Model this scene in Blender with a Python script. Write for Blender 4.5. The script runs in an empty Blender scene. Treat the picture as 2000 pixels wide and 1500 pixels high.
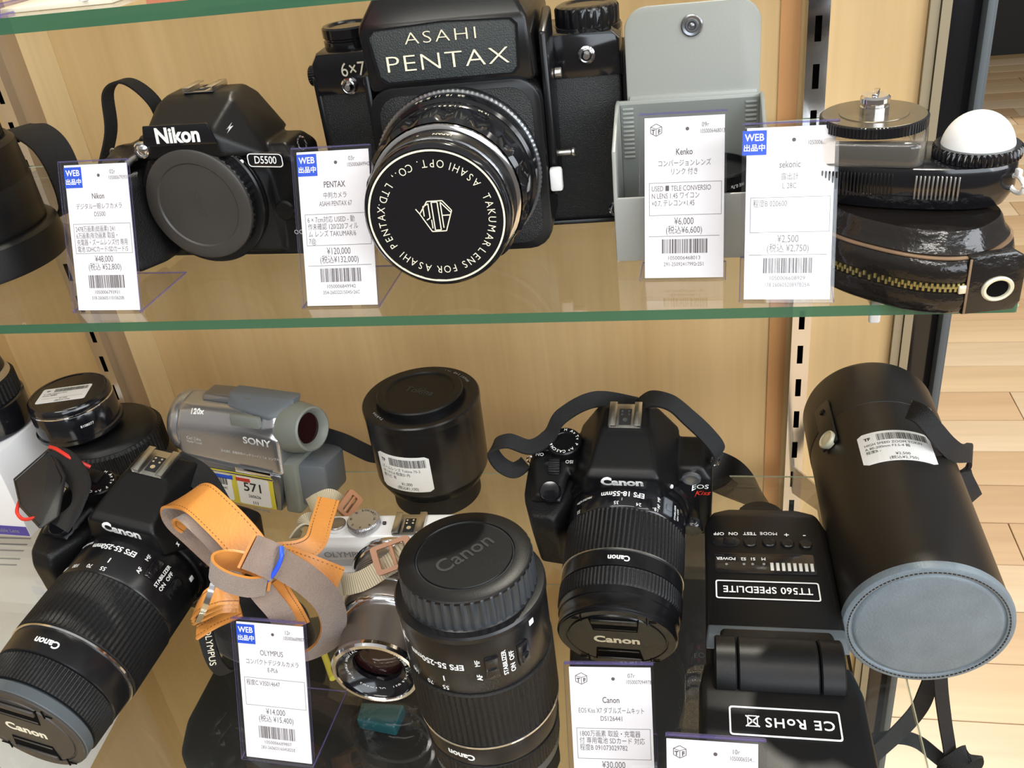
import bpy, bmesh, math, random
from mathutils import Matrix, Vector
from math import sin, cos, pi, radians
random.seed(7)
SC = bpy.context.scene
COL = SC.collection

# ------------------------------------------------------------------ camera, world, light, exposure
CAM_R = Vector((0.9804, 0.1636, -0.1095)); CAM_U = Vector((0.0078, 0.5235, 0.8520)); CAM_F = Vector((-0.1967, 0.8362, -0.5120))
CAM_C = Vector((0.29451, -0.72464, 0.20852)); FPX = 1816.68
cd = bpy.data.cameras.new('camera'); cam = bpy.data.objects.new('camera', cd); COL.objects.link(cam)
cd.sensor_width = 36; cd.lens = FPX * 36 / 2000; cd.clip_start = 0.01; cd.clip_end = 50
_m = Matrix((CAM_R, CAM_U, -CAM_F)).transposed().to_4x4(); _m.translation = CAM_C
cam.matrix_world = _m
SC.camera = cam

def ray(u, v): return CAM_F + CAM_R * ((u - 1000) / FPX) + CAM_U * ((750 - v) / FPX)
def onz(u, v, z): d = ray(u, v); return CAM_C + d * ((z - CAM_C.z) / d.z)
def ony(u, v, y): d = ray(u, v); return CAM_C + d * ((y - CAM_C.y) / d.y)
def atd(u, v, t): return CAM_C + ray(u, v) * t

SC.view_settings.view_transform = 'Standard'
SC.view_settings.look = 'None'
SC.view_settings.gamma = 1
SC.view_settings.use_curve_mapping = False
SC.view_settings.exposure = 0.0

w = bpy.data.worlds.new('world'); SC.world = w; w.use_nodes = True
nt = w.node_tree; nt.nodes.clear()
out = nt.nodes.new('ShaderNodeOutputWorld'); bg = nt.nodes.new('ShaderNodeBackground')
tc = nt.nodes.new('ShaderNodeTexCoord'); sp = nt.nodes.new('ShaderNodeSeparateXYZ')
mr = nt.nodes.new('ShaderNodeMapRange'); cr = nt.nodes.new('ShaderNodeValToRGB')
nt.links.new(tc.outputs['Generated'], sp.inputs[0]); nt.links.new(sp.outputs['Z'], mr.inputs[0])
mr.inputs[1].default_value = -1; mr.inputs[2].default_value = 1
nt.links.new(mr.outputs[0], cr.inputs[0]); nt.links.new(cr.outputs[0], bg.inputs[0])
e = cr.color_ramp.elements
e[0].position = 0.0; e[0].color = (0.30, 0.22, 0.15, 1)
e[1].position = 1.0; e[1].color = (0.95, 0.93, 0.90, 1)
x = cr.color_ramp.elements.new(0.47); x.color = (0.30, 0.27, 0.24, 1)
x = cr.color_ramp.elements.new(0.60); x.color = (0.55, 0.53, 0.50, 1)
bg.inputs[1].default_value = 0.56
nt.links.new(bg.outputs[0], out.inputs[0])

def area(name, loc, target, sx, sy, power, color):
    l = bpy.data.lights.new(name, 'AREA'); l.shape = 'RECTANGLE'; l.size = sx; l.size_y = sy
    l.energy = power; l.color = color
    o = bpy.data.objects.new(name, l); COL.objects.link(o)
    o.location = loc; o.rotation_euler = (Vector(target) - Vector(loc)).to_track_quat('-Z', 'Y').to_euler()
    return o
# daylight from the shop window on the right, fluorescent tubes on the ceiling in front of the cabinet
area('window_light', (2.3, -1.5, 0.75), (0.3, -0.15, -0.05), 1.7, 1.3, 50, (0.90, 0.95, 1.0))
area("front_window_light", (1.45, -3.4, 0.95), (0.2, -0.2, -0.1), 2.6, 1.5, 58, (0.84, 0.92, 1.0))
area('ceiling_light', (0.1, -1.0, 1.35), (0.1, -0.2, 0.0), 1.25, 0.12, 9, (1.0, 0.96, 0.90))
area('ceiling_light', (-0.2, -1.9, 1.45), (0.1, -0.2, 0.0), 1.25, 0.12, 12, (1.0, 0.96, 0.90))
area('ceiling_light', (1.4, -0.9, 1.35), (0.5, -0.2, 0.0), 1.25, 0.12, 7, (1.0, 0.96, 0.90))
sun = bpy.data.lights.new('sun', 'SUN'); sun.energy = 2.6; sun.angle = radians(1.2); sun.color = (1.0, 0.93, 0.82)
so = bpy.data.objects.new('sun', sun); COL.objects.link(so); so.location = (2.5, -2, 2)
so.rotation_euler = Vector((-0.10, -0.45, -0.80)).to_track_quat('-Z', 'Y').to_euler()

# ------------------------------------------------------------------ materials
MATS = {}
def nodes(name):
    m = bpy.data.materials.new(name); m.use_nodes = True; t = m.node_tree
    b = t.nodes['Principled BSDF']; MATS[name] = m
    return m, t, b
def mat(name, col, rough=0.5, metal=0.0, coat=0.0, bump=None, spec=0.5, var=0.0, sheen=0.0, trans=0.0, sss=0.0):
    """bump = (kind, scale per metre, strength, distance)"""
    m, t, b = nodes(name)
    b.inputs['Base Color'].default_value = (*col, 1); b.inputs['Roughness'].default_value = rough
    b.inputs['Metallic'].default_value = metal; b.inputs['Specular IOR Level'].default_value = spec
    b.inputs['Coat Weight'].default_value = coat; b.inputs['Coat Roughness'].default_value = 0.08
    b.inputs['Sheen Weight'].default_value = sheen
    b.inputs['Transmission Weight'].default_value = trans
    if sss: b.inputs['Subsurface Weight'].default_value = sss; b.inputs['Subsurface Scale'].default_value = 0.005
    L = t.links.new; tcn = t.nodes.new('ShaderNodeTexCoord')
    if var:
        n = t.nodes.new('ShaderNodeTexNoise'); n.inputs['Scale'].default_value = 60; n.inputs['Detail'].default_value = 4
        L(tcn.outputs['Object'], n.inputs['Vector'])
        mx = t.nodes.new('ShaderNodeMixRGB'); mx.blend_type = 'MULTIPLY'; mx.inputs[0].default_value = var
        mx.inputs[1].default_value = (*col, 1); L(n.outputs['Fac'], mx.inputs[2]); L(mx.outputs[0], b.inputs['Base Color'])
    if bump:
        kind, s, st, dist = bump
        if kind == 'voronoi':
            n = t.nodes.new('ShaderNodeTexVoronoi'); n.inputs['Scale'].default_value = s; o = n.outputs['Distance']
        elif kind in 'XYZ':
            n = t.nodes.new('ShaderNodeTexWave'); n.bands_direction = kind; n.inputs['Scale'].default_value = s; o = n.outputs['Fac']
        else:
            n = t.nodes.new('ShaderNodeTexNoise'); n.inputs['Scale'].default_value = s; n.inputs['Detail'].default_value = 3; o = n.outputs['Fac']
        L(tcn.outputs['Object'], n.inputs['Vector'])
        bp = t.nodes.new('ShaderNodeBump'); bp.inputs['Strength'].default_value = st; bp.inputs['Distance'].default_value = dist
        L(o, bp.inputs['Height']); L(bp.outputs[0], b.inputs['Normal'])
    return m
K = mat('black_plastic', (0.0045, 0.0045, 0.005), 0.38, spec=0.32, bump=('noise', 2200, 0.25, 0.0002))
KG = mat('black_gloss', (0.007, 0.007, 0.009), 0.12, spec=0.6)
KS = mat('black_satin', (0.007, 0.007, 0.008), 0.26, spec=0.4)
KM = mat('black_matte', (0.010, 0.010, 0.010), 0.75)
KD = mat('deep_black', (0.002, 0.002, 0.002), 0.9, spec=0.1)
RUB = mat('black_rubber', (0.006, 0.006, 0.0065), 0.48, spec=0.32, bump=('voronoi', 900, 0.35, 0.0003))
LEATHERETTE = mat('black_leatherette', (0.009, 0.010, 0.011), 0.40, bump=('noise', 1500, 0.9, 0.0006))
CAPL = mat('cap_leatherette', (0.036, 0.042, 0.044), 0.45, bump=('noise', 1300, 1.0, 0.0006))
CAP = mat('grey_black_cap', (0.044, 0.040, 0.036), 0.42, bump=('noise', 2500, 0.15, 0.0002))
CASE = mat('case_leather', (0.009, 0.0075, 0.007), 0.36, bump=('noise', 1400, 0.22, 0.0003), var=0.2)
PADL = mat('pad_leather', (0.016, 0.016, 0.017), 0.55, bump=('noise', 900, 0.4, 0.0004))
CASEB = mat('case_base_sky_tint', (0.19, 0.235, 0.27), 0.45, bump=('noise', 700, 0.5, 0.0005), var=0.4)  # black leather with the sky's blue reflection put into its base colour
OLDL = mat('worn_black_leather', (0.012, 0.010, 0.009), 0.16, spec=0.6, bump=('noise', 180, 0.35, 0.0012))
CHROME = mat('chrome', (0.80, 0.80, 0.82), 0.10, metal=1.0)
STEEL = mat('brushed_steel', (0.62, 0.60, 0.57), 0.28, metal=1.0)
PLASTIC_WHITE = mat('white_plastic', (0.86, 0.86, 0.85), 0.5, sss=0.0)
WHITEPAINT = mat('white_print', (0.92, 0.92, 0.90), 0.5)
CREAMPAINT = mat('cream_print', (0.86, 0.80, 0.62), 0.45)
GREYPAINT = mat('grey_print', (0.26, 0.27, 0.27), 0.5)
BLACKINK = mat('black_ink', (0.02, 0.018, 0.018), 0.6)
GREYINK = mat('grey_ink', (0.10, 0.085, 0.085), 0.6)
EMB = mat('embossed_black', (0.030, 0.031, 0.032), 0.35)
REDPAINT = mat('red_print', (0.62, 0.04, 0.02), 0.4)
GREENPAINT = mat('green_print', (0.05, 0.5, 0.12), 0.4)
PAPER = mat('white_card', (0.84, 0.83, 0.84), 0.6)
STICKER = mat('white_sticker', (0.88, 0.88, 0.87), 0.42)
BLUE = mat('blue_sticker', (0.016, 0.085, 0.62), 0.45)
YELLOW = mat('yellow_tape', (0.72, 0.62, 0.05), 0.45)
PEARL = mat('pearl_white', (0.82, 0.82, 0.81), 0.25, coat=0.4)
PEARLG = mat('pearl_grip', (0.72, 0.71, 0.66), 0.42, bump=('X', 500, 0.3, 0.0003))
SILV = mat('silver_paint', (0.50, 0.50, 0.52), 0.26, metal=0.85)
CAPRIB = mat('ribbed_cap_black', (0.030, 0.036, 0.042), 0.34)
SILVD = mat('dark_silver', (0.26, 0.27, 0.29), 0.28, metal=0.8)
CAMG = mat('grey_green_plastic', (0.20, 0.215, 0.19), 0.45)
CAMB = mat('blue_grey_plastic', (0.12, 0.135, 0.15), 0.42)
LENSS = mat('warm_silver_lens', (0.36, 0.33, 0.31), 0.36, metal=0.9)
LENSG = mat('lens_glass', (0.020, 0.006, 0.006), 0.06, spec=0.5)
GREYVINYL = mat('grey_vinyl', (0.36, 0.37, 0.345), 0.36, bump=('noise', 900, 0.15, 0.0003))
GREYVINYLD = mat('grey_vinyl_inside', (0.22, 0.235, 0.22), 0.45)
TAN = mat('tan_leather', (0.72, 0.29, 0.06), 0.34, bump=('voronoi', 600, 0.25, 0.0004), var=0.15)
STITCH = mat('brown_stitch', (0.20, 0.08, 0.02), 0.7)
SUEDE = mat('grey_suede', (0.33, 0.24, 0.19), 0.95, bump=('noise', 900, 1.0, 0.0010), sheen=0.5, var=0.4)
BROWNB = mat('brown_buckle', (0.36, 0.16, 0.07), 0.4)
CREAMWEB = mat('cream_webbing', (0.62, 0.54, 0.38), 0.7, bump=('noise', 900, 0.4, 0.0004))
CREAMRIB = mat('dark_webbing_rib', (0.32, 0.26, 0.15), 0.7)
WEB = mat('black_webbing', (0.009, 0.009, 0.010), 0.8, bump=('voronoi', 1500, 0.6, 0.0005))
VELVET = mat('black_velvet', (0.006, 0.006, 0.007), 0.95, sheen=0.25, bump=('noise', 500, 0.4, 0.0006))
EDGELINE = mat('ground_glass_edge', (0.45, 0.52, 0.40), 0.3)
RUBBAND = mat('blue_band', (0.02, 0.09, 0.75), 0.4)
REDCORD = mat('red_edge', (0.65, 0.03, 0.02), 0.5)
BLUECORD = mat('blue_edge', (0.10, 0.14, 0.42), 0.5)
BRASS = mat('zip_brass', (0.55, 0.48, 0.20), 0.35, metal=0.9)
IVORY = mat('ivory_metal', (0.75, 0.72, 0.55), 0.35, metal=0.4)
WORN = mat('worn_tan_edge', (0.26, 0.16, 0.09), 0.7, var=0.5)
DOME = mat('milk_white_dome', (0.95, 0.95, 0.94), 0.22, sss=0.2)
DIALG = mat('olive_dial', (0.16, 0.13, 0.085), 0.22, metal=0.5)
BRONZE = mat('bronze_frame', (0.33, 0.28, 0.19), 0.35, metal=0.3)
FRAMEB = mat('blue_grey_frame', (0.075, 0.09, 0.10), 0.4)
CARTON = mat('white_carton', (0.80, 0.80, 0.82), 0.4)
PURPLE = mat('purple_band', (0.07, 0.05, 0.30), 0.4)
TEAL = mat('teal_plastic', (0.02, 0.10, 0.12), 0.1, coat=0.5)
REDBOX = mat('pink_red_box', (0.62, 0.12, 0.10), 0.5)
BEIGE = mat('beige_paper', (0.66, 0.62, 0.50), 0.6)

def see_through(name, tint, base=0.04, rough=0.02, extra=None, maxf=0.6):
    """thin clear sheet: transparent + fresnel gloss (no refraction), optional tinted body"""
    m = bpy.data.materials.new(name); m.use_nodes = True; t = m.node_tree; t.nodes.clear(); L = t.links.new
    o = t.nodes.new('ShaderNodeOutputMaterial'); tr = t.nodes.new('ShaderNodeBsdfTransparent'); gl = t.nodes.new('ShaderNodeBsdfGlossy')
    tr.inputs[0].default_value = (*tint, 1); gl.inputs['Roughness'].default_value = rough; gl.inputs[0].default_value = (1, 1, 1, 1)
    fr = t.nodes.new('ShaderNodeFresnel'); ge = t.nodes.new('ShaderNodeNewGeometry'); io = t.nodes.new('ShaderNodeMapRange')
    io.inputs[3].default_value = 1.5; io.inputs[4].default_value = 1 / 1.5; L(ge.outputs['Backfacing'], io.inputs[0]); L(io.outputs[0], fr.inputs[0])
    mx = t.nodes.new('ShaderNodeMixShader'); L(fr.outputs[0], mx.inputs[0]); L(tr.outputs[0], mx.inputs[1]); L(gl.outputs[0], mx.inputs[2])
    last = mx
    if extra:
        col, amt = extra
        df = t.nodes.new('ShaderNodeBsdfPrincipled'); df.inputs['Base Color'].default_value = (*col, 1); df.inputs['Roughness'].default_value = 0.15
        m2 = t.nodes.new('ShaderNodeMixShader'); m2.inputs[0].default_value = amt
        L(mx.outputs[0], m2.inputs[1]); L(df.outputs[0], m2.inputs[2]); last = m2
    L(last.outputs[0], o.inputs[0]); MATS[name] = m
    return m
GLASS = see_through('shelf_glass', (0.965, 0.975, 0.955))
GLASSEDGE = see_through('green_glass_edge', (0.10, 0.24, 0.16), extra=((0.055, 0.17, 0.10), 0.62))
ACRYL = see_through('clear_acrylic', (0.975, 0.97, 0.98))
ACRYLEDGE = see_through('violet_acrylic_edge', (0.72, 0.69, 0.93), extra=((0.36, 0.32, 0.66), 0.14))
CLEARCAP = see_through('clear_cover', (0.93, 0.90, 0.86), rough=0.05, extra=((0.75, 0.70, 0.62), 0.10))

def wood(name, c1, c2, axis='Z', scale=9.0, rough=0.42, fine=1.0, coord='Object'):
    m, t, b = nodes(name); L = t.links.new
    tcn = t.nodes.new('ShaderNodeTexCoord'); mp = t.nodes.new('ShaderNodeMapping')
    st = {'Z': (1, 1, 0.045), 'X': (0.045, 1, 1), 'Y': (1, 0.045, 1)}[axis]
    mp.inputs['Scale'].default_value = st; L(tcn.outputs[coord], mp.inputs[0])
    n = t.nodes.new('ShaderNodeTexNoise'); n.inputs['Scale'].default_value = scale; n.inputs['Detail'].default_value = 5; n.inputs['Roughness'].default_value = 0.55
    n2 = t.nodes.new('ShaderNodeTexNoise'); n2.inputs['Scale'].default_value = scale * 18; n2.inputs['Detail'].default_value = 4
    L(mp.outputs[0], n.inputs['Vector']); L(mp.outputs[0], n2.inputs['Vector'])
    r = t.nodes.new('ShaderNodeValToRGB'); r.color_ramp.elements[0].position = 0.33; r.color_ramp.elements[1].position = 0.67
    r.color_ramp.elements[0].color = (*c1, 1); r.color_ramp.elements[1].color = (*c2, 1)
    L(n.outputs['Fac'], r.inputs[0])
    mx = t.nodes.new('ShaderNodeMixRGB'); mx.blend_type = 'MULTIPLY'; mx.inputs[0].default_value = 0.22 * fine
    L(r.outputs[0], mx.inputs[1]); L(n2.outputs['Fac'], mx.inputs[2]); L(mx.outputs[0], b.inputs['Base Color'])
    b.inputs['Roughness'].default_value = rough
    return m
WALLW = wood('maple_wall', (0.56, 0.37, 0.165), (0.68, 0.48, 0.245))
STRIPW = wood('orange_veneer', (0.50, 0.24, 0.085), (0.58, 0.30, 0.12))
STRIPB = wood('brown_shade_wood', (0.30, 0.19, 0.10), (0.36, 0.24, 0.13))  # brown tone carries the shade beside the left rail
PALEW = wood('pale_veneer', (0.62, 0.44, 0.22), (0.72, 0.54, 0.30))
PLANKS = [wood('floor_plank_%s' % k, a, b_, 'X', 5.0, 0.32) for k, a, b_ in (
    ('pale', (0.54, 0.37, 0.20), (0.66, 0.48, 0.28)), ('honey', (0.50, 0.32, 0.16), (0.60, 0.41, 0.23)),
    ('light', (0.58, 0.42, 0.25), (0.68, 0.52, 0.34)), ('amber', (0.47, 0.30, 0.15), (0.57, 0.38, 0.21)))]
DECKW = wood('deck_wood', (0.42, 0.28, 0.13), (0.50, 0.34, 0.17), 'X')

# ------------------------------------------------------------------ mesh helpers (lengths in millimetres)
MM = 0.001
class MB:
    """collects shapes into one mesh; M places the next shapes (mm in, metres out)"""
    def __init__(s, M=None): s.bm = bmesh.new(); s.M = M or Matrix.Identity(4); s.slots = 0
    def tf(s, v): return (s.M @ Vector(v)) * MM
    def raw(s, verts, faces, mi=0):
        vs = [s.bm.verts.new(s.tf(v)) for v in verts]; fs = []
        for f in faces:
            try:
                q = s.bm.faces.new([vs[i] for i in f]); q.material_index = mi; fs.append(q)
            except ValueError: pass
        return vs, fs
    def join(s, b2, mi=0):
        me = bpy.data.meshes.new('t'); b2.to_mesh(me); b2.free()
        s.raw([v.co[:] for v in me.vertices], [p.vertices[:] for p in me.polygons], mi); bpy.data.meshes.remove(me)
    def box(s, c, d, bev=0, seg=2, mi=0, taper=None):
        b = bmesh.new(); bmesh.ops.create_cube(b, size=1)
        for v in b.verts:
            if taper and v.co.z > 0: v.co.x *= taper[0]; v.co.y *= taper[1]
            v.co = Vector((v.co.x * d[0] + c[0], v.co.y * d[1] + c[1], v.co.z * d[2] + c[2]))
        if bev: bmesh.ops.bevel(b, geom=b.edges[:] + b.verts[:], offset=bev, segments=seg, profile=0.5, affect='EDGES', clamp_overlap=True)
        s.join(b, mi); return s
    def hull(s, pts, bev=0, seg=2, mi=0):
        b = bmesh.new()
        for p in pts: b.verts.new(p)
        r = bmesh.ops.convex_hull(b, input=b.verts[:])
        bmesh.ops.delete(b, geom=[v for v in b.verts if not v.link_faces], context='VERTS')
        bmesh.ops.dissolve_limit(b, angle_limit=0.02, verts=b.verts[:], edges=b.edges[:])
        bmesh.ops.recalc_face_normals(b, faces=b.faces[:])
        if bev: bmesh.ops.bevel(b, geom=b.edges[:] + b.verts[:], offset=bev, segments=seg, profile=0.5, affect='EDGES', clamp_overlap=True)
        s.join(b, mi); return s
    def lathe(s, prof, seg=64, mi=0, rib=None, close=True, a0=0, a1=2 * pi):
        """prof [(r, z)] about local z; rib=(n, depth, z0, z1) cuts n grooves where z in the span"""
        full = abs(a1 - a0 - 2 * pi) < 1e-6
        if rib: seg = rib[0] * 4
        n = seg if full else seg + 1
        V = []; F = []
        for (r, z) in prof:
            for i in range(n):
                a = a0 + (a1 - a0) * i / seg; rr = r
                if rib and rib[2] - 1e-6 <= z <= rib[3] + 1e-6 and (i % 4) >= 2: rr = r - rib[1]
                V.append((rr * cos(a), rr * sin(a), z))
        for j in range(len(prof) - 1):
            for i in range(n if full else n - 1):
                k = (i + 1) % n
                F.append((j * n + i, j * n + k, (j + 1) * n + k, (j + 1) * n + i))
        if close and full:
            if prof[0][0] > 1e-6: F.append(tuple(range(n - 1, -1, -1)))
            if prof[-1][0] > 1e-6: F.append(tuple((len(prof) - 1) * n + i for i in range(n)))
        s.raw(V, F, mi); return s
    def cyl(s, c, r, h, axis='Z', r2=None, seg=48, bev=0, mi=0, rib=None):
        r2 = r if r2 is None else r2
        old = s.M
        R = {'Z': Matrix.Identity(4), 'Y': Matrix.Rotation(pi / 2, 4, 'X'), 'X': Matrix.Rotation(pi / 2, 4, 'Y')}[axis]
        s.M = old @ Matrix.Translation(c) @ R
        p = [(r, -h / 2), (r2, h / 2)] if not bev else [(r - bev, -h / 2), (r, -h / 2 + bev), (r2, h / 2 - bev), (r2 - bev, h / 2)]
        s.lathe(p, seg, mi, rib=None if not rib else (rib[0], rib[1], -h / 2 + bev * .99, h / 2 - bev * .99)); s.M = old; return s
    def prism(s, outl, h0, h1, plane='XY', bev=0, seg=2, mi=0):
        """outline extruded along the third axis"""
        b = bmesh.new()
        def P(x, y, h): return {'XY': (x, y, h), 'XZ': (x, h, y), 'YZ': (h, x, y)}[plane]
        n = len(outl)
        lo = [b.verts.new(P(x, y, h0)) for x, y in outl]; hi = [b.verts.new(P(x, y, h1)) for x, y in outl]
        b.faces.new(lo[::-1]); b.faces.new(hi)
        for i in range(n): b.faces.new((lo[i], lo[(i + 1) % n], hi[(i + 1) % n], hi[i]))
        bmesh.ops.recalc_face_normals(b, faces=b.faces[:])
        if bev:
            es = [e_ for f in b.faces if len(f.verts) == n for e_ in f.edges]
            if n == 4: es = b.edges[:]
            bmesh.ops.bevel(b, geom=list(set(es)), offset=bev, segments=seg, profile=0.5, affect='EDGES', clamp_overlap=True)
        s.join(b, mi); return s
    def frame_ring(s, outer, inner, h0, h1, plane='XY', mi=0):
        def P(x, y, h): return {'XY': (x, y, h), 'XZ': (x, h, y), 'YZ': (h, x, y)}[plane]
        n = len(outer); V = [P(*p, h) for h in (h0, h1) for o in (outer, inner) for p in o]; F = []
        for i in range(n):
            k = (i + 1) % n
            F += [(i, k, n + k, n + i), (2 * n + i, 3 * n + i, 3 * n + k, 2 * n + k), (i, 2 * n + i, 2 * n + k, k), (n + i, n + k, 3 * n + k, 3 * n + i)]
        s.raw(V, F, mi); return s
    def tube(s, path, r, seg=10, mi=0, closed=False):
        P = [Vector(p) for p in path]; n = len(P); V = []; F = []
        up = Vector((0.13, 0.31, 0.94))
        for i, p in enumerate(P):
            a = P[(i - 1) % n] if (closed or i) else p; b = P[(i + 1) % n] if (closed or i < n - 1) else p
            t = (b - a).normalized(); x = t.cross(up)
            if x.length < 1e-3: x = t.cross(Vector((1, 0, 0)))
            x.normalize(); y = t.cross(x).normalized()
            rr = r[i] if isinstance(r, (list, tuple)) else r
            for k in range(seg): q = 2 * pi * k / seg; V.append(p + x * rr * cos(q) + y * rr * sin(q))
        m = n if closed else n - 1
        for i in range(m):
            for k in range(seg): F.append((i * seg + k, i * seg + (k + 1) % seg, ((i + 1) % n) * seg + (k + 1) % seg, ((i + 1) % n) * seg + k))
        if not closed: F += [tuple(range(seg - 1, -1, -1)), tuple((n - 1) * seg + k for k in range(seg))]
        s.raw(V, F, mi); return s
    def ribbon(s, pts, width, thick, mi=(0, 0, 0), offs=0.0):
        """pts [(pos, width direction)], outer face on the normal side; mi = outer, inner, edge"""
        n = len(pts); V = []
        for i, (p, wd) in enumerate(pts):
            p = Vector(p); wd = Vector(wd).normalized()
            a = Vector(pts[max(i - 1, 0)][0]); b = Vector(pts[min(i + 1, n - 1)][0]); t = (b - a).normalized()
            wd = (wd - t * wd.dot(t)).normalized(); nn = wd.cross(t).normalized()
            w_ = width[i] if isinstance(width, (list, tuple)) else width
            for sx, sz in ((-1, 1), (1, 1), (1, -1), (-1, -1)): V.append(p + wd * (sx * w_ / 2) + nn * (sz * thick / 2 + offs))
        for i in range(n - 1):
            a, b = 4 * i, 4 * i + 4
            s.raw([V[a], V[a + 1], V[b + 1], V[b]], [(0, 1, 2, 3)], mi[0]); s.raw([V[a + 2], V[a + 3], V[b + 3], V[b + 2]], [(0, 1, 2, 3)], mi[1])
            s.raw([V[a + 1], V[a + 2], V[b + 2], V[b + 1]], [(0, 1, 2, 3)], mi[2]); s.raw([V[a + 3], V[a], V[b], V[b + 3]], [(0, 1, 2, 3)], mi[2])
        s.raw(V[:4], [(0, 1, 2, 3)], mi[2]); s.raw(V[-4:], [(3, 2, 1, 0)], mi[2])
        bmesh.ops.remove_doubles(s.bm, verts=s.bm.verts[:], dist=1e-7)
        return s
    def text(s, body, size, M=None, bend=None, bold=0.0, mi=0, align='CENTER', sx=1.0, th=0.06, shear=0.0, space=1.0):
        """letters face local +z of M; bend maps (x, y, z) in mm to local mm"""
        V, F = glyphs(body, min(bold, 0.0) if 'M' in body else bold, align, shear, space)
        out_ = []
        for (x, y, z) in V:
            p = Vector((x * size * sx, y * size, z * th * 2 if z > 0 else 0.0))
            p = Vector(bend(p.x, p.y, p.z)) if bend else p
            out_.append((M @ p) if M else p)
        s.raw(out_, F, mi); return s
    def build(s, name, mats, parent=None, sharp=38, smooth=True, fused=None):
        bm = s.bm; bmesh.ops.recalc_face_normals(bm, faces=bm.faces[:])
        me = bpy.data.meshes.new(name); bm.to_mesh(me); bm.free()
        for m in (mats if isinstance(mats, (list, tuple)) else [mats]): me.materials.append(m)
        o = bpy.data.objects.new(name, me)
        if fused:
            COL.objects.link(o)
            r = o.modifiers.new('r', 'REMESH'); r.mode = 'VOXEL'; r.voxel_size = fused[0] * MM
            sm = o.modifiers.new('s', 'SMOOTH'); sm.factor = 0.5; sm.iterations = fused[1]
            dg = bpy.context.evaluated_depsgraph_get(); m2 = bpy.data.meshes.new_from_object(o.evaluated_get(dg), depsgraph=dg)
            o.modifiers.clear(); o.data = m2; bpy.data.meshes.remove(me); me = m2; me.name = name
            me.materials.clear(); me.materials.append(mats if not isinstance(mats, (list, tuple)) else mats[0])
            sharp = 180
            COL.objects.unlink(o)
        COL.objects.link(o)
        if smooth:
            me.polygons.foreach_set('use_smooth', [True] * len(me.polygons))
            if sharp < 180: me.set_sharp_from_angle(angle=radians(sharp))
        if parent is not None: o.parent = parent
        return o

_GC = {}
def glyphs(body, bold=0.0, align='CENTER', shear=0.0, space=1.0):
    key = (body, bold, align, shear, space)
    if key in _GC: return _GC[key]
    c = bpy.data.curves.new('g', 'FONT'); c.body = body; c.size = 1; c.align_x = align; c.align_y = 'CENTER'
    c.resolution_u = 3; c.extrude = 0.5; c.offset = bold; c.shear = shear; c.space_character = space
    o = bpy.data.objects.new('g', c); COL.objects.link(o)
    dg = bpy.context.evaluated_depsgraph_get(); me = bpy.data.meshes.new_from_object(o.evaluated_get(dg))
    r = ([v.co[:] for v in me.vertices], [p.vertices[:] for p in me.polygons])
    bpy.data.objects.remove(o); bpy.data.curves.remove(c); bpy.data.meshes.remove(me)
    _GC[key] = r
    return r
def bolt(mb, M, s):
    V = [(0.1, 1), (-0.5, -0.1), (0, -0.1), (-0.1, -1), (0.5, 0.2), (0, 0.2)]
    mb.raw([M @ Vector((x * s / 2, y * s / 2, z)) for z in (0, 0.3) for x, y in V], [(0, 1, 2, 3, 4, 5), (11, 10, 9, 8, 7, 6)])
def ringtext(mb, items, r, z, size, bold=0.0, outward=True, mi=0, th=0.06, sx=1.0):
    """items [(string, angle of its centre in degrees clockwise from top)] on a flat disc facing +z"""
    for s_, ac in items:
        W = [(0.45 if ch in "Ii1l.,':-" else 1.15 if ch in 'MW' else 0.82) * size * sx for ch in s_]; tot = sum(W); p = -tot / 2
        for ch, w_ in zip(s_, W):
            m = p + w_ / 2; p += w_
            if ch == ' ': continue
            d = math.degrees(m / r); a = radians(ac + (d if outward else -d))
            pos = Vector((r * sin(a), r * cos(a), z))
            R = Matrix.Rotation(-a if outward else -a + pi, 4, 'Z')
            mb.text(ch, size, Matrix.Translation(pos) @ R, bold=bold, mi=mi, th=th, sx=sx)
def barrel(r, ang, zc, flip=True):
    """wraps text on a barrel whose axis is local z; ang = degrees from +y towards +x"""
    def f(x, y, z):
        if flip: a = radians(ang) - x / r; return ((r + z) * sin(a), (r + z) * cos(a), zc + y)
        a = radians(ang) + x / r; return ((r + z) * sin(a), (r + z) * cos(a), zc - y)
    return f
def barrel_turned(r, ang, zc, s=1):
    def f(x, y, z): a = radians(ang) + s * y / r; return ((r + z) * sin(a), (r + z) * cos(a), zc + s * x)
    return f

def thing(name, label, cat, loc=(0, 0, 0), yaw=0, pitch=0, roll=0, scale=1.0, group=None):
    o = bpy.data.objects.new(name, None); COL.objects.link(o); o.empty_display_size = 0.02
    o.rotation_mode = 'YXZ'; o.location = loc; o.rotation_euler = (radians(pitch), radians(roll), radians(yaw)); o.scale = (scale,) * 3
    o['label'] = label; o['category'] = cat
    if group: o['group'] = group
    return o
def tag(o, label, cat, group=None):
    o['label'] = label; o['category'] = cat
    if group: o['group'] = group
    return o
def struct(o, name=None, label=None):
    o['kind'] = 'structure'
    if label: o['label'] = label
    return o
def snap(o, target, d=(0, 1, 0), lift=0.12, back=25.0):
    """lays lettering onto the surface of its body (both in the same local space)"""
    from mathutils.bvhtree import BVHTree
    me = target.data; bv = BVHTree.FromPolygons([v.co for v in me.vertices], [p.vertices[:] for p in me.polygons])
    d = Vector(d).normalized(); base = max(v.co.dot(d) for v in o.data.vertices)
    for v in o.data.vertices:
        h = bv.ray_cast(v.co - d * back * MM, d, 0.06)[0]
        if h is not None: v.co = h - d * (lift * MM + min(0.0002, max(0, base - v.co.dot(d))) * 0.5)
    return o
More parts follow.
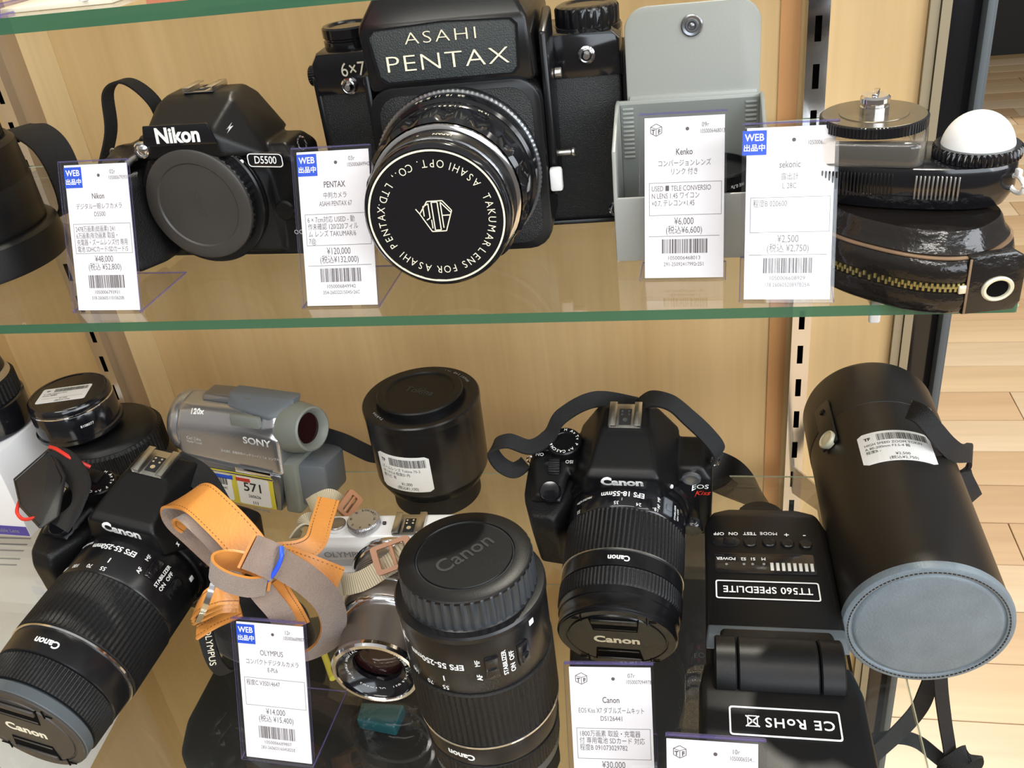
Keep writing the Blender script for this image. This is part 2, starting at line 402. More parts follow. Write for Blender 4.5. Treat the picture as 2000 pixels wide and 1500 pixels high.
def adopt(o, t):
    bpy.context.view_layer.update(); o.parent = t; o.matrix_parent_inverse = t.matrix_world.inverted()
def settle(t):
    """moves the empty of a thing built in world coordinates to the thing's base"""
    pts = [v.co for ch in t.children for v in ch.data.vertices]
    c = Vector(((min(p.x for p in pts) + max(p.x for p in pts)) / 2, (min(p.y for p in pts) + max(p.y for p in pts)) / 2, min(p.z for p in pts)))
    t.location = c
    for ch in t.children: ch.location = -c
def lab(o, label): o['label'] = label; return o
def rr(w_, h_, r, n=5, cx=0, cy=0):
    P = []
    for sx, sy, a0 in ((1, 1, 0), (-1, 1, 90), (-1, -1, 180), (1, -1, 270)):
        for i in range(n + 1):
            a = radians(a0 + 90 * i / n); P.append((cx + sx * (w_ / 2 - r) + r * cos(a), cy + sy * (h_ / 2 - r) + r * sin(a)))
    return P
def spline(pts, n=8, closed=False):
    P = [Vector(p) for p in pts]; out_ = []; m = len(P)
    for i in range(m if closed else m - 1):
        g = lambda k: P[k % m] if closed else P[min(max(k, 0), m - 1)]
        p0, p1, p2, p3 = g(i - 1), g(i), g(i + 1), g(i + 2)
        for j in range(n):
            t = j / n
            out_.append(0.5 * ((2 * p1) + (-p0 + p2) * t + (2 * p0 - 5 * p1 + 4 * p2 - p3) * t * t + (-p0 + 3 * p1 - 3 * p2 + p3) * t ** 3))
    if not closed: out_.append(P[-1])
    return out_
def rib_path(keys, n=8):
    """keys [(pos, width direction)] in mm, interpolated"""
    a = spline([k[0] for k in keys], n); b = spline([k[1] for k in keys], n)
    return list(zip(a, b))
Tr = Matrix.Translation
def Rx(a): return Matrix.Rotation(radians(a), 4, 'X')
def Ry(a): return Matrix.Rotation(radians(a), 4, 'Y')
def Rz(a): return Matrix.Rotation(radians(a), 4, 'Z')
FRONT = Rx(90)                       # text / discs facing -y, upright
def wmm(v): return tuple(c * 1000 for c in v)
# ------------------------------------------------------------------ the setting
def simple(name, c, d, m, parent=None, bev=0, mi=None):
    b = MB(); b.box(wmm(c), wmm(d), bev=bev); return b.build(name, m, parent)
ZL = -0.22
o = simple('wall_back', (0.0215, 0.011, -0.19), (0.863, 0.022, 1.32), WALLW); struct(o, label='pale maple back panel of the cabinet')
o = simple('trim_1', (0.361, -0.0006, -0.19), (0.014, 0.0012, 1.30), STRIPW); struct(o, label='narrow orange veneer strip left of the right rail')
o = simple('shade_strip', (-0.2645, -0.0006, -0.19), (0.0195, 0.0012, 1.30), STRIPB); struct(o, label='brown strip of painted shade right of the left rail')  # shade next to the rail, built as a thin darker wood strip
o = simple('trim_3', (-0.2399, -0.0006, -0.19), (0.0298, 0.0012, 1.30), PALEW); struct(o, label='pale veneer strip beside the brown strip')
o = simple('trim_4', (0.4565, 0.006, -0.19), (0.0065, 0.022, 1.32), BRONZE); struct(o, label='bronze coloured edge moulding beside the wall')
o = simple('trim_5', (0.4637, 0.004, -0.19), (0.0066, 0.022, 1.32), BRONZE); struct(o, label='outer bronze moulding next to the black frame')
b = MB(); b.box((477.5, 10, -190), (20, 22, 1320), bev=0.6); o = b.build('trim_6', KG); struct(o, label='glossy black steel upright at the cabinet side')
b = MB(); b.box((490.5, 4, -190), (5, 34, 1320), bev=0.8); b.box((496, 14, -190), (5, 26, 1320), bev=0.8); o = b.build('trim_7', FRAMEB); struct(o, label='blue-grey flange of the black upright')
o = simple('wall_left', (-0.40, -0.20, -0.19), (0.02, 0.40, 1.32), WALLW); struct(o)
o = simple('floor_base', (1.2, 1.2, -0.862), (5.2, 6.4, 0.02), DECKW); o.name = 'floor'; struct(o)
# floor planks, staggered, each one a piece; only the part seen right of the cabinet
meshes = []
def plank(L, k):
    b = MB(); b.box((0, 0, 0), (L - 1.2, 98.8, 8), bev=0.8, seg=1); return b
pk = 0
y = -0.60
row = 0
cache = {}
while y < 3.6:
    x = 0.35 - random.random() * 0.8
    if y > 0.9: x += 0.1
    while x < 2.4 + max(0, y) * 0.25:
        L = random.choice((600, 750, 900)); mi = random.randrange(4)
        if (L, mi) not in cache:
            bb = plank(L, mi); oo = bb.build('plank', PLANKS[mi]); cache[(L, mi)] = oo.data
        else: oo = bpy.data.objects.new('plank', cache[(L, mi)]); COL.objects.link(oo)
        oo.location = (x + L / 2000, y, -0.848 + random.random() * 0.0006); oo.parent = o; pk += 1
        x += L / 1000
    y += 0.100; row += 1

def rail(x, name_label):
    """slotted chrome shelf standard: channel with real slots, 33 mm pitch"""
    t = thing('shelf_rail', name_label, 'shelf rail', (x, -0.001, -0.84))
    b = MB(); H = 1320; pitch = 33.0; W = 15; T = 1.2; D = 11; sw = 4.6; sl = 17.5
    b.box((-W / 2 + 0.6, -D / 2, H / 2), (1.2, D, H)); b.box((W / 2 - 0.6, -D / 2, H / 2), (1.2, D, H))
    fw = (W - 2.4 - sw) / 2
    b.box((-(sw / 2 + fw / 2), -D + T / 2, H / 2), (fw, T, H)); b.box(((sw / 2 + fw / 2), -D + T / 2, H / 2), (fw, T, H))
    z0 = 840 + 1.1 * 65.26 - 33 * 40      # top of a slot
    zt = [z0 + pitch * i for i in range(80) if -20 < z0 + pitch * i < H + 30]
    prev = 0
    for z in zt:
        lo = z - sl
        if lo > prev: b.box((0, -D + T / 2, (prev + lo) / 2), (sw, T, lo - prev))
        prev = z
    if prev < H: b.box((0, -D + T / 2, (prev + H) / 2), (sw, T, H - prev))
    b.build('channel', CHROME, t, smooth=False)
    b = MB(); b.box((0, -1.2, H / 2), (W - 2.6, 1.0, H)); b.build('slot_backing', KD, t)
    return t
rail(0.3790, 'slotted chrome shelf rail on the back wall at the right, beside the orange strip')
rail(-0.2815, 'slotted chrome shelf rail on the back wall at the far left, beside the brown strip')

def glass_shelf(name, label, x0, x1, y0, y1, ztop, th):
    t = thing(name, label, 'glass shelf', ((x0 + x1) / 2, (y0 + y1) / 2, ztop))
    b = MB(); W = (x1 - x0) * 1000; D = (y1 - y0) * 1000; T = th * 1000
    o_ = rr(W, D, 1.5, 2)
    n = len(o_); V = [(x_, y_, 0) for x_, y_ in o_] + [(x_, y_, -T) for x_, y_ in o_]
    V = [(x_, y_, z_ if (i < n) else z_) for i, (x_, y_, z_) in enumerate(V)]
    b.raw(V, [tuple(range(n))], 0); b.raw(V, [tuple(range(2 * n - 1, n - 1, -1))], 0)
    for i in range(n):
        k = (i + 1) % n; front = V[i][1] < -D / 2 + 1 and V[k][1] < -D / 2 + 1
        b.raw([V[i], V[n + i], V[n + k], V[k]], [(0, 1, 2, 3)], 1 if front else 0)
    bmesh.ops.remove_doubles(b.bm, verts=b.bm.verts[:], dist=1e-6)
    b.build('glass_panel', [GLASS, GLASSEDGE], t, smooth=False)
    b = MB(); b.box((0, D / 2 + 0.25, -0.5), (W - 3, 0.5, 1.0)); b.box((W / 2 + 0.25, 0, -T / 2), (0.5, D - 3, 0.8)); b.build('ground_edge', EDGELINE, t)
    return t
glass_shelf('glass_shelf', 'middle glass shelf with green front edge under the large black medium format camera', -0.385, 0.437, -0.3163, -0.014, 0.0, 0.0055)
glass_shelf('glass_shelf', 'top glass shelf whose thick green front edge crosses the upper left corner', -0.385, 0.437, -0.3163, -0.014, 0.1584, 0.0072)
glass_shelf('glass_shelf', 'lower glass shelf carrying the row of cameras, lenses and flash', -0.385, 0.4072, -0.60, -0.1575, ZL, 0.006)
glass_shelf('glass_shelf', 'bottom glass shelf with papers and a dark bag seen through the one above', -0.385, 0.4072, -0.70, -0.02, -0.467, 0.006)

def bracket(x, ztop, reach, label):
    t = thing('shelf_bracket', label, 'shelf bracket', (x, -0.012, ztop))
    b = MB(); R_ = reach * 1000
    b.prism([(0, -0.2), (-R_, -0.2), (-R_, -7), (-R_ + 25, -10), (-30, -34), (0, -36)], -0.9, 0.9, 'YZ'); b.build('arm', STEEL, t, smooth=False)
    b = MB(); b.box((0, -R_ - 1.5, -6.5), (5.5, 3, 13), bev=1.4, seg=3); b.build('end_cap', PLASTIC_WHITE, t)
    return t
def bracket2(x, ztop, reach, label):
    t = thing('shelf_bracket', label, 'shelf bracket', (x, -0.012, ztop))
    b = MB(); R_ = reach * 1000
    b.prism([(-148, -0.2), (-R_, -0.2), (-R_, -7), (-160, -13), (-6, -118), (0, -118), (0, -92)], -0.9, 0.9, 'YZ'); b.build('arm', STEEL, t, smooth=False)
    return t
bracket(0.3790, -0.0058, 0.285, 'bracket under the right end of the middle shelf with a bright white tip')
bracket(-0.2815, -0.0058, 0.285, 'bracket under the left end of the middle shelf')
bracket(0.3790, 0.1508, 0.285, 'bracket under the right end of the top shelf')
bracket2(0.3790, ZL - 0.0063, 0.42, 'bracket under the right end of the lower shelf, behind the flash')
bracket2(-0.2815, ZL - 0.0063, 0.42, 'bracket under the left end of the lower shelf')

# dark shop furniture beyond, upper right
o = simple('display_cabinet', (1.6, 3.9, -0.02), (2.4, 0.5, 1.66), KM); tag(o, 'dark display unit standing on the shop floor beyond the cabinet, top right', 'furniture')
o = simple('plinth', (1.6, 3.6, -0.05), (2.4, 0.06, 0.07), PLASTIC_WHITE); tag(o, 'white rail running along the front of the dark display unit', 'rail')
# ------------------------------------------------------------------ price tags in clear acrylic stands
def price_tag(label, x, y, z, yaw, kind, L, group='price tags in clear stands', lean=21.9, bars=1):
    """L = dict of printed lines"""
    t = thing('price_tag', label, 'price tag', (x, y, z), yaw, group=group)
    W, H = 43.3, 84.0
    A = Rx(-lean)
    b = MB(A)
    for yy in (0, 2.0):
        o_ = rr(W, H, 0.8, 2, 0, H / 2); n = len(o_)
        V = [(x_, yy - 0.45, z_) for x_, z_ in o_] + [(x_, yy + 0.45, z_) for x_, z_ in o_]
        b.raw(V, [tuple(range(n))], 0)
        b.raw(V, [(i, n + i, n + (i + 1) % n, (i + 1) % n) for i in range(n)], 1)
    b.box((0, 1.0, H - 0.5), (W, 1.6, 0.7), mi=1)
    b.M = Matrix.Identity(4)
    fd = L.get('foot', 52)
    V = [(-W / 2, 0, 0.6), (W / 2, 0, 0.6), (W / 2, fd, 0.6), (-W / 2, fd, 0.6)]
    b.raw(V, [(0, 1, 2, 3)], 0)
    b.box((0, fd, 0.6), (W, 0.4, 0.8), mi=1); b.box((W / 2, fd / 2, 0.6), (0.4, fd, 0.8), mi=1); b.box((-W / 2, fd / 2, 0.6), (0.4, fd, 0.8), mi=1)
    b.build('stand', [ACRYL, ACRYLEDGE], t, smooth=False)
    cw, ch, cx = 39.5, 80.0, L.get('dx', 0.8)
    b = MB(A); b.box((cx, 0.95, 1.6 + ch / 2), (cw, 0.25, ch)); card = b.build('card', PAPER, t)
    C0 = A @ Tr((cx, 0.82, 1.6)) @ FRONT         # text frame on the card: x right, y up, origin bottom centre
    k = MB(C0)
    def T(s_, sz, x_, y_, sx=0.86, bold=0.0, al='CENTER'): k.text(s_, sz, Tr((x_, y_, 0.02)), sx=sx, bold=bold, align=al, th=0.02)
    k.M = C0; k.lathe([(0.001, 0.02), (1.25, 0.02), (1.25, 0.05), (0.001, 0.05)], seg=20); 
    k.bm.clear()
    k.M = C0 @ Tr((L.get('hx', 1.5), ch * 0.925, 0)); k.lathe([(0.9, 0.01), (0.9, 0.05)], seg=20); k.M = C0
    T(L['code'][0], 3.2, 8.5, ch * 0.945, 0.8, al='LEFT'); T(L['code'][1], 2.9, 7.5, ch * 0.905, 0.66, al='LEFT')
    T(L['maker'], 4.4, 0, ch * 0.785, 0.72, 0.012)
    for i, s_ in enumerate(L['sub']): T(s_, 3.6, 0, ch * (0.715 - 0.052 * i), 0.62 if len(s_) > 14 else 0.74)
    def rect(x0, x1, y0, y1, w_=0.22):
        for (a, c_, d, e_) in ((x0, x1, y0, y0 + w_), (x0, x1, y1 - w_, y1), (x0, x0 + w_, y0, y1), (x1 - w_, x1, y0, y1)):
            k.raw([(a, d, 0.04), (c_, d, 0.04), (c_, e_, 0.04), (a, e_, 0.04)], [(0, 1, 2, 3)])
    bt, bb_ = ch * 0.60, ch * 0.395
    rect(-cw / 2 + 2.2, cw / 2 - 1.2, bb_, bt)
    for i, s_ in enumerate(L['box']): T(s_, 3.7, -cw / 2 + 3.4, bt - 3.1 - 3.7 * i, L.get('bs', 0.72), al='LEFT')
    T(L['price'], 4.9, 0, ch * 0.355, 0.72); T(L['tax'], 4.6, 0, ch * 0.30, 0.74)
    if L.get('rule', True): k.raw([(-cw / 2 + 2, ch * .262, .04), (cw / 2 - 2, ch * .262, .04), (cw / 2 - 2, ch * .265, .04), (-cw / 2 + 2, ch * .265, .04)], [(0, 1, 2, 3)])
    rnd = random.Random(L['code'][1]); xb = -cw * 0.28
    while xb < cw * 0.28:
        bw = rnd.choice((0.25, 0.25, 0.5, 0.75)); k.raw([(xb, ch * .155, .04), (xb + bw, ch * .155, .04), (xb + bw, ch * .245, .04), (xb, ch * .245, .04)], [(0, 1, 2, 3)]); xb += bw + rnd.choice((0.25, 0.25, 0.5))
    T(L['num'], 2.7, 0, ch * 0.125, 0.95); T(L['last'], 2.7, 0, ch * 0.085, 0.82)
    if kind == 'cube':
        cxx, cyy = -cw / 2 + 5.8, ch * 0.925
        hx = [(cxx + 3.2 * cos(radians(a)), cyy + 3.0 * sin(radians(a))) for a in (90, 30, -30, -90, -150, 150)]
        for i in range(6):
            p, q = hx[i], hx[(i + 1) % 6]; line(k, p, q, 0.35)
        for q in (1, 3, 5): line(k, (cxx, cyy + 0.5), hx[q], 0.3)
        T('T', 2.9, cxx - 1.45, cyy - 0.9, 0.9, 0.05); T('F', 2.9, cxx + 1.5, cyy - 0.9, 0.9, 0.05)
    pr = k.build('print', GREYINK, card, smooth=False)
    if kind == 'web':
        b = MB(C0); b.box((-cw / 2 + L.get('bx', 4.4), ch * 0.915, 0.06), (11.0, 11.2, 0.1)); st = b.build('sticker', BLUE, card); lab(st, 'blue web listing sticker')
        b = MB(C0); b.text('WEB', 4.6, Tr((-cw / 2 + L.get('bx', 4.4), ch * 0.915 + 2.3, 0.13)), bold=0.015, sx=0.9); b.text('出品中', 3.4, Tr((-cw / 2 + L.get('bx', 4.4), ch * 0.915 - 2.5, 0.13)), bold=0.02)
        lt = b.build('lettering', WHITEPAINT, card, smooth=False); lab(lt, 'white lettering on the blue sticker')
    return t
def line(mb, p, q, w_, z=0.04):
    a = Vector((p[0], p[1], 0)); b_ = Vector((q[0], q[1], 0)); d = (b_ - a); nn = Vector((-d.y, d.x, 0)).normalized() * w_ / 2
    mb.raw([(*(a + nn).xy, z), (*(a - nn).xy, z), (*(b_ - nn).xy, z), (*(b_ + nn).xy, z)], [(0, 1, 2, 3)])

price_tag('price tag marked ¥48,000 in front of the capped black camera body, upper left', -0.031, -0.3044, 0, -2.3, 'web', dict(
    code=('02r', '1050006793931'), maker='Nikon', sub=['デジタル一眼レフカメラ', 'D5500'],
    box=['2478万画素(総画素) 241', '6万画素(有効画素 取設・', '充電器・ズームレンズ付 専用', '電池 SDHCカード/SDカード/S'], bs=0.66, price='¥48,000', tax='(税込 ¥52,800)', num='1050006793931', last='318-26060511010620B', rule=False, dx=1.2, bx=5.2))
price_tag('price tag marked ¥120,000 left of the large round lens cap', 0.1086, -0.3059, 0, -0.5, 'web', dict(
    code=('03r', '1050006849942'), maker='PENTAX', sub=['中判カメラ', 'ASAHI PENTAX 67'],
    box=['6 × 7cm対応 USED - 動', '作未確認 120/220フィル', 'ム レンズ TAKUMAR/6', '7@'], price='¥120,000', tax='(税込¥132,000)', num='1050006849942', last='354-26032215045r26C', bx=5.4))
price_tag('price tag marked ¥6,000 in front of the open grey pouch', 0.2866, -0.2842, 0, -2.2, 'cube', dict(
    code=('09r', '1050006468013'), maker='Kenko', sub=['コンバージョンレンズ', 'リンク 付き'],
    foot=22, box=['USED ■ TELE CONVERSIO', 'N LENS 1.45 ワイコン', '×0.7, テレコン×1.45'], bs=0.68, price='¥6,000', tax='(税込¥6,600)', num='1050006468013', last='291-25092417992r251'))
price_tag('price tag marked ¥2,500 beside the leather zip case', 0.3356, -0.3118, 0, -3.0, 'web', dict(
    code=('', '1050006...'), maker='sekonic', sub=['露出計', 'L 28C'],
    box=['程度B 020600'], price='¥2,500', tax='(税込 ¥2,750)', num='1050006608929', last='178 26060520897B25A', bx=3.5, dx=0.2))
price_tag('price tag marked ¥14,000 below the knotted tan leather strap', 0.0641, -0.4252, ZL, -2.5, 'web', dict(
    code=('12r', '1050006689807'), maker='OLYMPUS', sub=['コンパクトデジタルカメラ', 'E-PL6'],
    box=['程度C V3S014647'], price='¥14,000', tax='(税込 ¥15,400)', num='1050006689807', last='283-26060316045B25E', rule=False, bx=5.2))
price_tag('price tag marked ¥30,000 in front of the black camera with the short zoom lens', 0.2521, -0.4429, ZL, 2.9, 'cube', dict(
    code=('07r', '1050007094978'), maker='Canon', sub=['EOS Kiss X7 ダブルズームキット', 'DS126441'],
    box=['1800万画素 取設・充電器', '付 専用電池 SDカード 対応', '程度B 091073029782'], price='¥30,000', tax='(税込¥33,000)', num='1050007094978', last='276-26050712345B26A', dx=0.5))
price_tag('price tag cut by the bottom edge of the picture, in front of the flash unit', 0.3005, -0.4816, ZL, 0, 'cube', dict(
    code=('10r', '1050006554...'), maker='NEEWER', sub=['フラッシュストロボ スピードライト', 'TT560'],
    box=['USED 本体のみ'], price='¥2,000', tax='(税込¥2,200)', num='1050006554321', last='240-26050712345B26A', dx=-1.5))
# ------------------------------------------------------------------ lenses (axis = local z, towards the front)
def ring(name, parent, M, prof, m, rib=None, seg=72, label=None, close=True):
    b = MB(M); b.lathe(prof, seg, rib=rib, close=close); o = b.build(name, m, parent)
    if label: lab(o, label)
    return o
def canon_zoom(parent, M, kind):
    """kind 'long' = 55-250, 'short' = 18-55"""
    if kind == 'long':
        ring('lens_mount', parent, M, [(31, -2), (33.5, 0), (34.3, 3), (34.8, 8)], KS)
        o = ring('lens_barrel', parent, M, [(34.8, 8), (35, 10), (35, 34), (34.4, 35)], KS)
        z = ring('zoom_ring', parent, M, [(34.2, 35), (35.6, 36), (35.6, 38), (35.6, 68), (35.6, 70), (34.5, 71)], RUB, rib=(76, 0.9, 37, 69))
        s_ = ring('silver_ring', parent, M, [(34.8, 71), (35.5, 71.3), (35.5, 72.4), (34.8, 72.6)], CHROME)
        f = ring('front_barrel', parent, M, [(34.6, 72.5), (34.8, 73), (34.0, 86), (33, 87)], KS)
        fr = ring('focus_ring', parent, M, [(33, 87), (34.2, 87.6), (34.0, 88), (33.6, 101), (33.2, 101.6), (31.6, 102)], RUB, rib=(100, 0.55, 88, 101))
        ring('filter_rim', parent, M, [(31.6, 102), (32.6, 103), (32.8, 108), (32.0, 109), (29.8, 109), (29.4, 106.5)], FRAMEB, label='grey filter rim')
        b = MB(M)
        b.text('EFS 55-250mm', 4.8, bend=barrel(35.1, -4, 17), bold=0.02); b.text('MACRO 1.1m', 2.2, bend=barrel(35.1, -42, 14))
        for s__, a in (('55', 2), ('70', -12), ('100', -29), ('135', -46)): b.text(s__, 3.6, bend=barrel(35.1, a, 31.5))
        b.text('l', 4.2, bend=barrel(35.1, 2, 25.5), bold=0.03)
        b.text('AF', 3.3, bend=barrel_turned(35.1, 30, 24, -1), bold=0.02); b.text('MF', 3.3, bend=barrel_turned(35.1, 30, 15, -1), bold=0.02)
        b.text('STABILIZER', 3.0, bend=barrel_turned(35.1, 50, 19, -1), bold=0.02); b.text('ON  OFF', 3.3, bend=barrel_turned(35.1, 56, 20, -1), bold=0.02)
        b.text('l', 2.8, bend=barrel_turned(37.0, 40, 20, -1)); b.text('l', 2.8, bend=barrel_turned(37.0, 66, 20, -1))
        lt = b.build('lettering', WHITEPAINT, o, smooth=False); lab(lt, 'white barrel lettering')
        b = MB(M)
        for a in (40, 66): b.M = M @ Rz(-a) @ Tr((0, 35.2, 19)); b.box((0, 0, 0), (6.5, 2.2, 13), bev=1.0); b.box((0, 1.1, 2), (4.2, 1.6, 5), bev=0.6)
        b.build('switch', KG, o)
        b = MB(M); b.text('Canon', 5.4, bend=barrel(34.6, 2, 80), bold=0.03); lt = b.build('lettering', WHITEPAINT, f, smooth=False); lab(lt, 'white maker name on the front barrel')
        b = MB(M @ Rz(-78)); b.box((0, 34.9, 6), (3, 0.5, 3), bev=0.2); lab(b.build('mount_mark', WHITEPAINT, o), 'white mounting mark')
        return 109, 31.5
    ring('lens_mount', parent, M, [(30, -2), (33.2, 0), (34.4, 2), (34.6, 4)], KS)
    o = ring('lens_barrel', parent, M, [(34.6, 4), (34.6, 17), (34.0, 18)], KG)
    ring('zoom_ring', parent, M, [(33.8, 18), (34.8, 18.6), (34.8, 19.4), (34.8, 44), (34.2, 45)], RUB, rib=(80, 0.8, 19, 44))
    ring('silver_ring', parent, M, [(34.2, 45), (34.9, 45.2), (34.9, 46.0), (34.2, 46.2)], STEEL)
    f = ring('front_barrel', parent, M, [(34.3, 46), (34.5, 47), (34.5, 55.5), (33.5, 56)], KS)
    ring('focus_ring', parent, M, [(33.5, 56), (34.7, 56.5), (34.7, 57), (34.5, 66), (33.6, 67)], RUB, rib=(96, 0.5, 56.8, 66))
    ring('filter_rim', parent, M, [(33.6, 67), (33.6, 71), (32.9, 71.6), (32.6, 77), (33.0, 77.6), (33.0, 80), (32, 81), (29.5, 81), (29, 78.5)], KS)
    b = MB(M)
    b.text('EFS 18-55mm', 4.6, bend=barrel(34.7, 0, 9.2), bold=0.02); b.text('MACRO 0.25m', 2.0, bend=barrel(34.7, -42, 9))
    for s__, a in (('35', -5), ('24', 16), ('18-', 33), ('55', -48)): b.text(s__, 3.2, bend=barrel(34.7, a, 15.5))
    b.text('l', 2.6, bend=barrel(34.7, 0, 13))
    b.text('AF  MF', 2.6, bend=barrel_turned(34.7, 36, 10.5, -1), bold=0.01); b.text('STABILIZER', 2.0, bend=barrel_turned(34.7, 57, 10.5, -1)); b.text('ON OFF', 2.2, bend=barrel_turned(34.7, 62, 10.5, -1))
    lt = b.build('lettering', WHITEPAINT, o, smooth=False); lab(lt, 'white barrel lettering')
    b = MB(M); b.M = M @ Rz(-46) @ Tr((0, 34.9, 10.5)); b.box((0, 0, 0), (6.5, 1.8, 11), bev=0.8); b.box((0, 1.0, 1), (4.2, 1.4, 4), bev=0.5); b.build('switch', CAMB, o)
    b = MB(M); b.text('Canon', 4.6, bend=barrel(34.6, 2, 51.2), bold=0.03); lab(b.build('lettering', WHITEPAINT, f, smooth=False), 'white maker name on the front barrel')
    return 81, 31.5
def pinch_cap(parent, M, z, r, m, textsize=8.5, rot=0):
    """centre-pinch front cap with two recessed grips"""
    M2 = M @ Tr((0, 0, z)) @ Rz(rot)
    b = MB(M2)
    b.lathe([(r, -1.5), (r + 0.9, 0), (r + 0.9, 1.2), (r + 0.3, 1.8), (r - 3.5, 1.9), (r - 3.9, 1.3), (r - 4.6, 1.3), (r - 5.0, 2.1), (0.01, 2.3)], 72)
    o = b.build('lens_cap', m, parent)
    for s in (1, -1):
        b = MB(M2)
        outl = [(-12, 10.5), (12, 10.5), (13.5, r - 8), (-13.5, r - 8)]
        b.prism([(x_, s * y_) for x_, y_ in outl], 1.6, 2.45, bev=0.0); b.build('grip_recess', KD, o)
        b = MB(M2); b.box((0, s * (r - 10.0), 2.9), (25, 4.2, 1.6), bev=0.7); b.box((0, s * 12.5, 2.5), (23, 1.0, 0.7), bev=0.3); b.build('pinch_grip', m, o)
    b = MB(M2)
    for s in (1, -1):
        for q in (1, -1): b.box((q * 17.5, s * (r - 8.5), 2.3), (0.6, 6.5, 0.5)); b.box((q * 20.5, s * (r - 9.2), 2.3), (4, 0.6, 0.5))
    cg = b.build('clip_gap', KD, o); cg['kind'] = 'stuff'
    b = MB(M2); b.text('Canon', textsize, Tr((0, 0, 2.3)), bold=0.03, th=0.12); lab(b.build('lettering', CREAMPAINT, o, smooth=False), 'cream maker name across the cap')
    return o

# ------------------------------------------------------------------ mirror reflex camera bodies; flange centre at (0, 0, hz), y away from the lens, bottom at z = 0
def strap_lug(parent, x, y, z):
    b = MB(); b.tube([(x + 2.5 * cos(a), y, z + 4 * sin(a)) for a in [2 * pi * k / 12 for k in range(12)]], 0.6, 6, closed=True); return b.build('strap_lug', CHROME, parent)
def hot_shoe(parent, M, W=19, D=18, bot=STEEL):
    b = MB(M)
    b.box((0, 0, 0.4), (W, D, 0.8), bev=0.15)
    for s in (1, -1): b.box((s * (W / 2 - 0.4), 0, 1.6), (0.8, D, 2.6), bev=0.2); b.box((s * (W / 2 - 2.2), 0, 2.7), (4.4, D, 0.7), bev=0.25)
    o = b.build('hot_shoe', bot, parent)
    b = MB(M); b.box((0, -1, 0.95), (7, 12, 0.4), bev=0.15)
    b.build('shoe_insulator', KM, o)
    b = MB(M)
    for x_, y_, r_ in ((0, -3.5, 1.5), (-2, 0.5, .7), (2, 0.5, .7), (-2, 3.2, .7), (2, 3.2, .7)): b.cyl((x_, y_, 1.2), r_, 0.5, seg=14)
    b.build('shoe_contact', CHROME, o)
    return o
def mode_dial(parent, M, r=9.5, h=6.5, m=RUB, face=KS, chars='M Av Tv P A+ CA SCN', txt=WHITEPAINT):
    b = MB(M); b.lathe([(r, 0), (r, h - 0.8)], rib=(48, 0.35, 0, h), close=True); o = b.build('mode_dial', m, parent)
    b = MB(M); b.lathe([(r, h - 0.8), (r - 0.8, h), (r * 0.62, h), (r * 0.58, h - 0.5), (0.01, h - 0.6)], 40); b.build('dial_face', face, o)
    b = MB(M); L_ = chars.split(' ')
    ringtext(b, [(c_, 360 * i / (len(L_) + 3)) for i, c_ in enumerate(L_)], r * 0.78, h + 0.03, 2.6, bold=0.02, mi=0)
    for i in range(3): b.M = M @ Rz(-(360 * (len(L_) + i) / (len(L_) + 3))); b.box((0, r * 0.78, h + 0.05), (2.2, 1.6, 0.08)); 
    b.build('dial_marks', txt, o, smooth=False)
    return o
